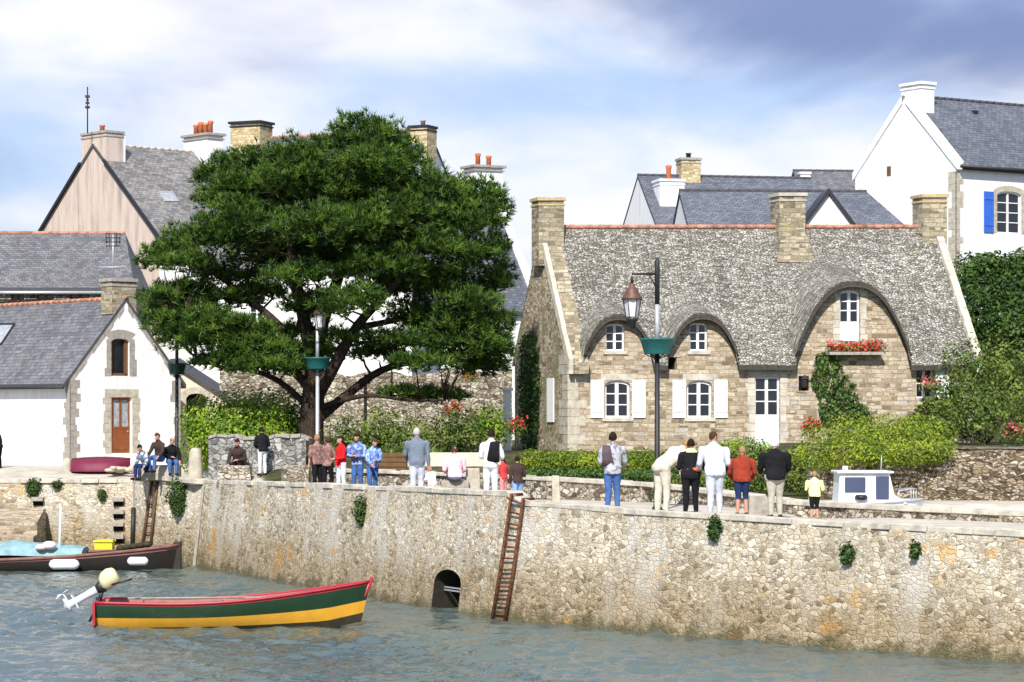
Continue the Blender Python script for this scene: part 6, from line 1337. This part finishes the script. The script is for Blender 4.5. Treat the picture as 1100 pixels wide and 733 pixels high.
person(158, 84.4, 1.62, 140, 'person in a blue checked shirt bent forward at the left of the seated trio', check, navy, 'dark', 28, ('knee', 'knee'), sit=1, seat=.36, zg=-.05)
person(184, 84.9, 1.66, 195, 'person in black jacket and jeans sitting rightmost of the trio beside the thin lamp', black, denim, 'dark', 16, ('knee', 'fold'), sit=1, seat=.50, zg=-.05)
g = MB(); g.box(XP(148, 84.8), XP(192, 84.8), 84.7, 85.5, -.1, .38); tag(g.build('stone_bench', M['quoin'], None, .03), 'pale stone block bench under the three seated people at the quay corner', 'bench')
person(-1, 92.5, 1.5, 60, 'dark dressed person cut by the left edge of the photo', black, black, 'dark', 20, ('front', 'front'))
person(256, 82.4, 1.66, 175, 'dark haired person in a brown jacket sitting against the grey wall', dbrown, black, 'dark', 18, ('fold', 'knee'), sit=1, seat=.42, head_turn=-20)
person(282, 82, 1.42, 20, 'person in black top and white trousers before the grey wall', black, white, 'dark', 14, ('front', 'front'))
person(341, 76.2, 1.58, 20, 'fair haired person in mauve brown shirt, leftmost of the standing group', brownc, black, 'fair', 4, ('down', 'front'), sleeves='short')
person(352, 75.2, 1.52, -25, 'dark haired person in a brown checked shirt and black trousers', brownc, black, 'brown', 4, ('fold', 'fold'), fem=True)
person(367, 74.6, 1.55, 120, 'woman in a bright red top and white trousers', red, white, 'dark', 3, ('front', 'down'), fem=True, longhair=True)
person(384, 75.0, 1.62, 165, 'man in navy and blue patterned shirt facing the water', blueg, denim, 'dark', 8, ('fold', 'fold'), build=1.1)
person(400, 73.0, 1.52, 205, 'woman in a light blue jacket and jeans leaning beside the navy man', lblue, denim, 'brown', 16, ('fold', 'rail'), fem=True)
person(448, 69.6, 1.82, 4, 'grey haired man in a grey suit jacket seen from behind', greysuit, lav, 'grey', 9, ('rail', 'down'), build=1.2)
person(489, 71.0, 1.62, 10, 'person in a pink shirt sitting hunched with back to the quay', pink, greysuit, 'brown', 14, ('front', 'front'), sit=1, seat=.56, legs='short', sleeves='long', build=1.18)
g = MB(); g.box(XP(474, 71.3), XP(504, 71.3), 71.05, 71.6, -.35, .26); tag(g.build('granite_block', M['quoin_dark'], None, .03), 'dark stone seat under the pink shirted person', 'bench')
person(463, 68.2, .95, 160, 'toddler in pale pink clothes beside the grey suited man', C('pale_pink', (.80, .66, .72), var=.05), C('pale_pink2', (.78, .64, .70), var=.05), 'fair', 6, ('down', 'front'))
rt, J, l2, mesh_, W_ = person(527, 67.2, 1.80, -15, 'person in white shirt with black top over one shoulder and pale trousers', white, C('pale_grey', (.60, .64, .72), var=.08), 'dark', 6, ('fold', 'front'))
draped(rt, J, mesh_, W_, black, 1, w=.13, lo=.98)
person(541, 69.5, 1.18, 40, 'child in a red top between the white trousered person and the dark jacket', C('dull_red', (.45, .05, .05)), C('pale_red', (.62, .25, .25)), 'brown', 6, ('front', 'front'))
person(556, 63.8, 1.30, 10, 'boy in a dark jacket and light blue jeans above the ladder', dbrown, ldenim, 'dark', 5, ('down', 'fold'))
rt, J, l2, mesh_, W_ = person(658, 61.0, 1.78, -8, 'man in grey patterned shirt and blue jeans standing alone left of the tall lamp', stripe, denim, 'dark', 5, ('fold', 'rail'), build=1.12)
draped(rt, J, mesh_, W_, C('dull_plum', (.10, .07, .085)), -1)
person(711, 60.4, 1.98, -62, 'person in cream clothes bending far forward beside the tall lamp', cream, cream, 'fair', 55, ('knee', 'rail'), build=1.3)
rt, J, l2, mesh_, W_ = person(742, 59.4, 1.66, -6, 'dark haired person in black with a yellow collar and orange wrap', black, black, 'dark', 16, ('fold', 'fold'), build=1.22, fem=True)
def wrap(z0, z1, r, mat, name, ry=.75, oy=0.):
    sb = MB(); sb.loft([[Vector((r * k * math.cos(a), r * k * ry * math.sin(a) + oy + (z - .93) * .25, z + .05 * math.sin(a * 1 + 1))) for a in [2 * math.pi * j / 22 for j in range(22)]] for z, k in ((z0, .97), ((z0 + z1) / 2, 1.04), (z1, .98))], caps=False); mesh_(name, W_(np.array(sb.v)), sb.f, [mat], rt)
wrap(.98, 1.10, .222, orange, 'orange_wrap'); 
sb = MB(); sb.loft([[Vector((r * math.cos(a), r * .7 * math.sin(a) + .12, z)) for a in [2 * math.pi * j / 18 for j in range(18)]] for z, r in ((1.43, .15), (1.475, .11), (1.52, .075))], caps=False); mesh_('yellow_collar', W_(np.array(sb.v)), sb.f, [yellow], rt)
person(768, 58.9, 1.82, 8, 'man in a white shirt and pale grey trousers seen from behind', white, lav, 'brown', 12, ('rail', 'fold'), build=1.25)
person(797, 59.6, 1.50, -6, 'person in a rust red jacket with dark sleeves and navy shorts', rustc, navy, 'fair', 22, ('rail', 'rail'), build=1.35, legs='short')
person(833, 58.0, 1.66, 4, 'white haired man in black jacket and khaki trousers', black, khaki, 'white', 9, ('rail', 'rail'), build=1.38)
person(875, 57.2, 1.08, -4, 'fair haired child in a pale yellow shirt and black shorts', yellow, black, 'fair', 8, ('front', 'front'), sleeves='short', legs='short', build=1.25)
print('done')
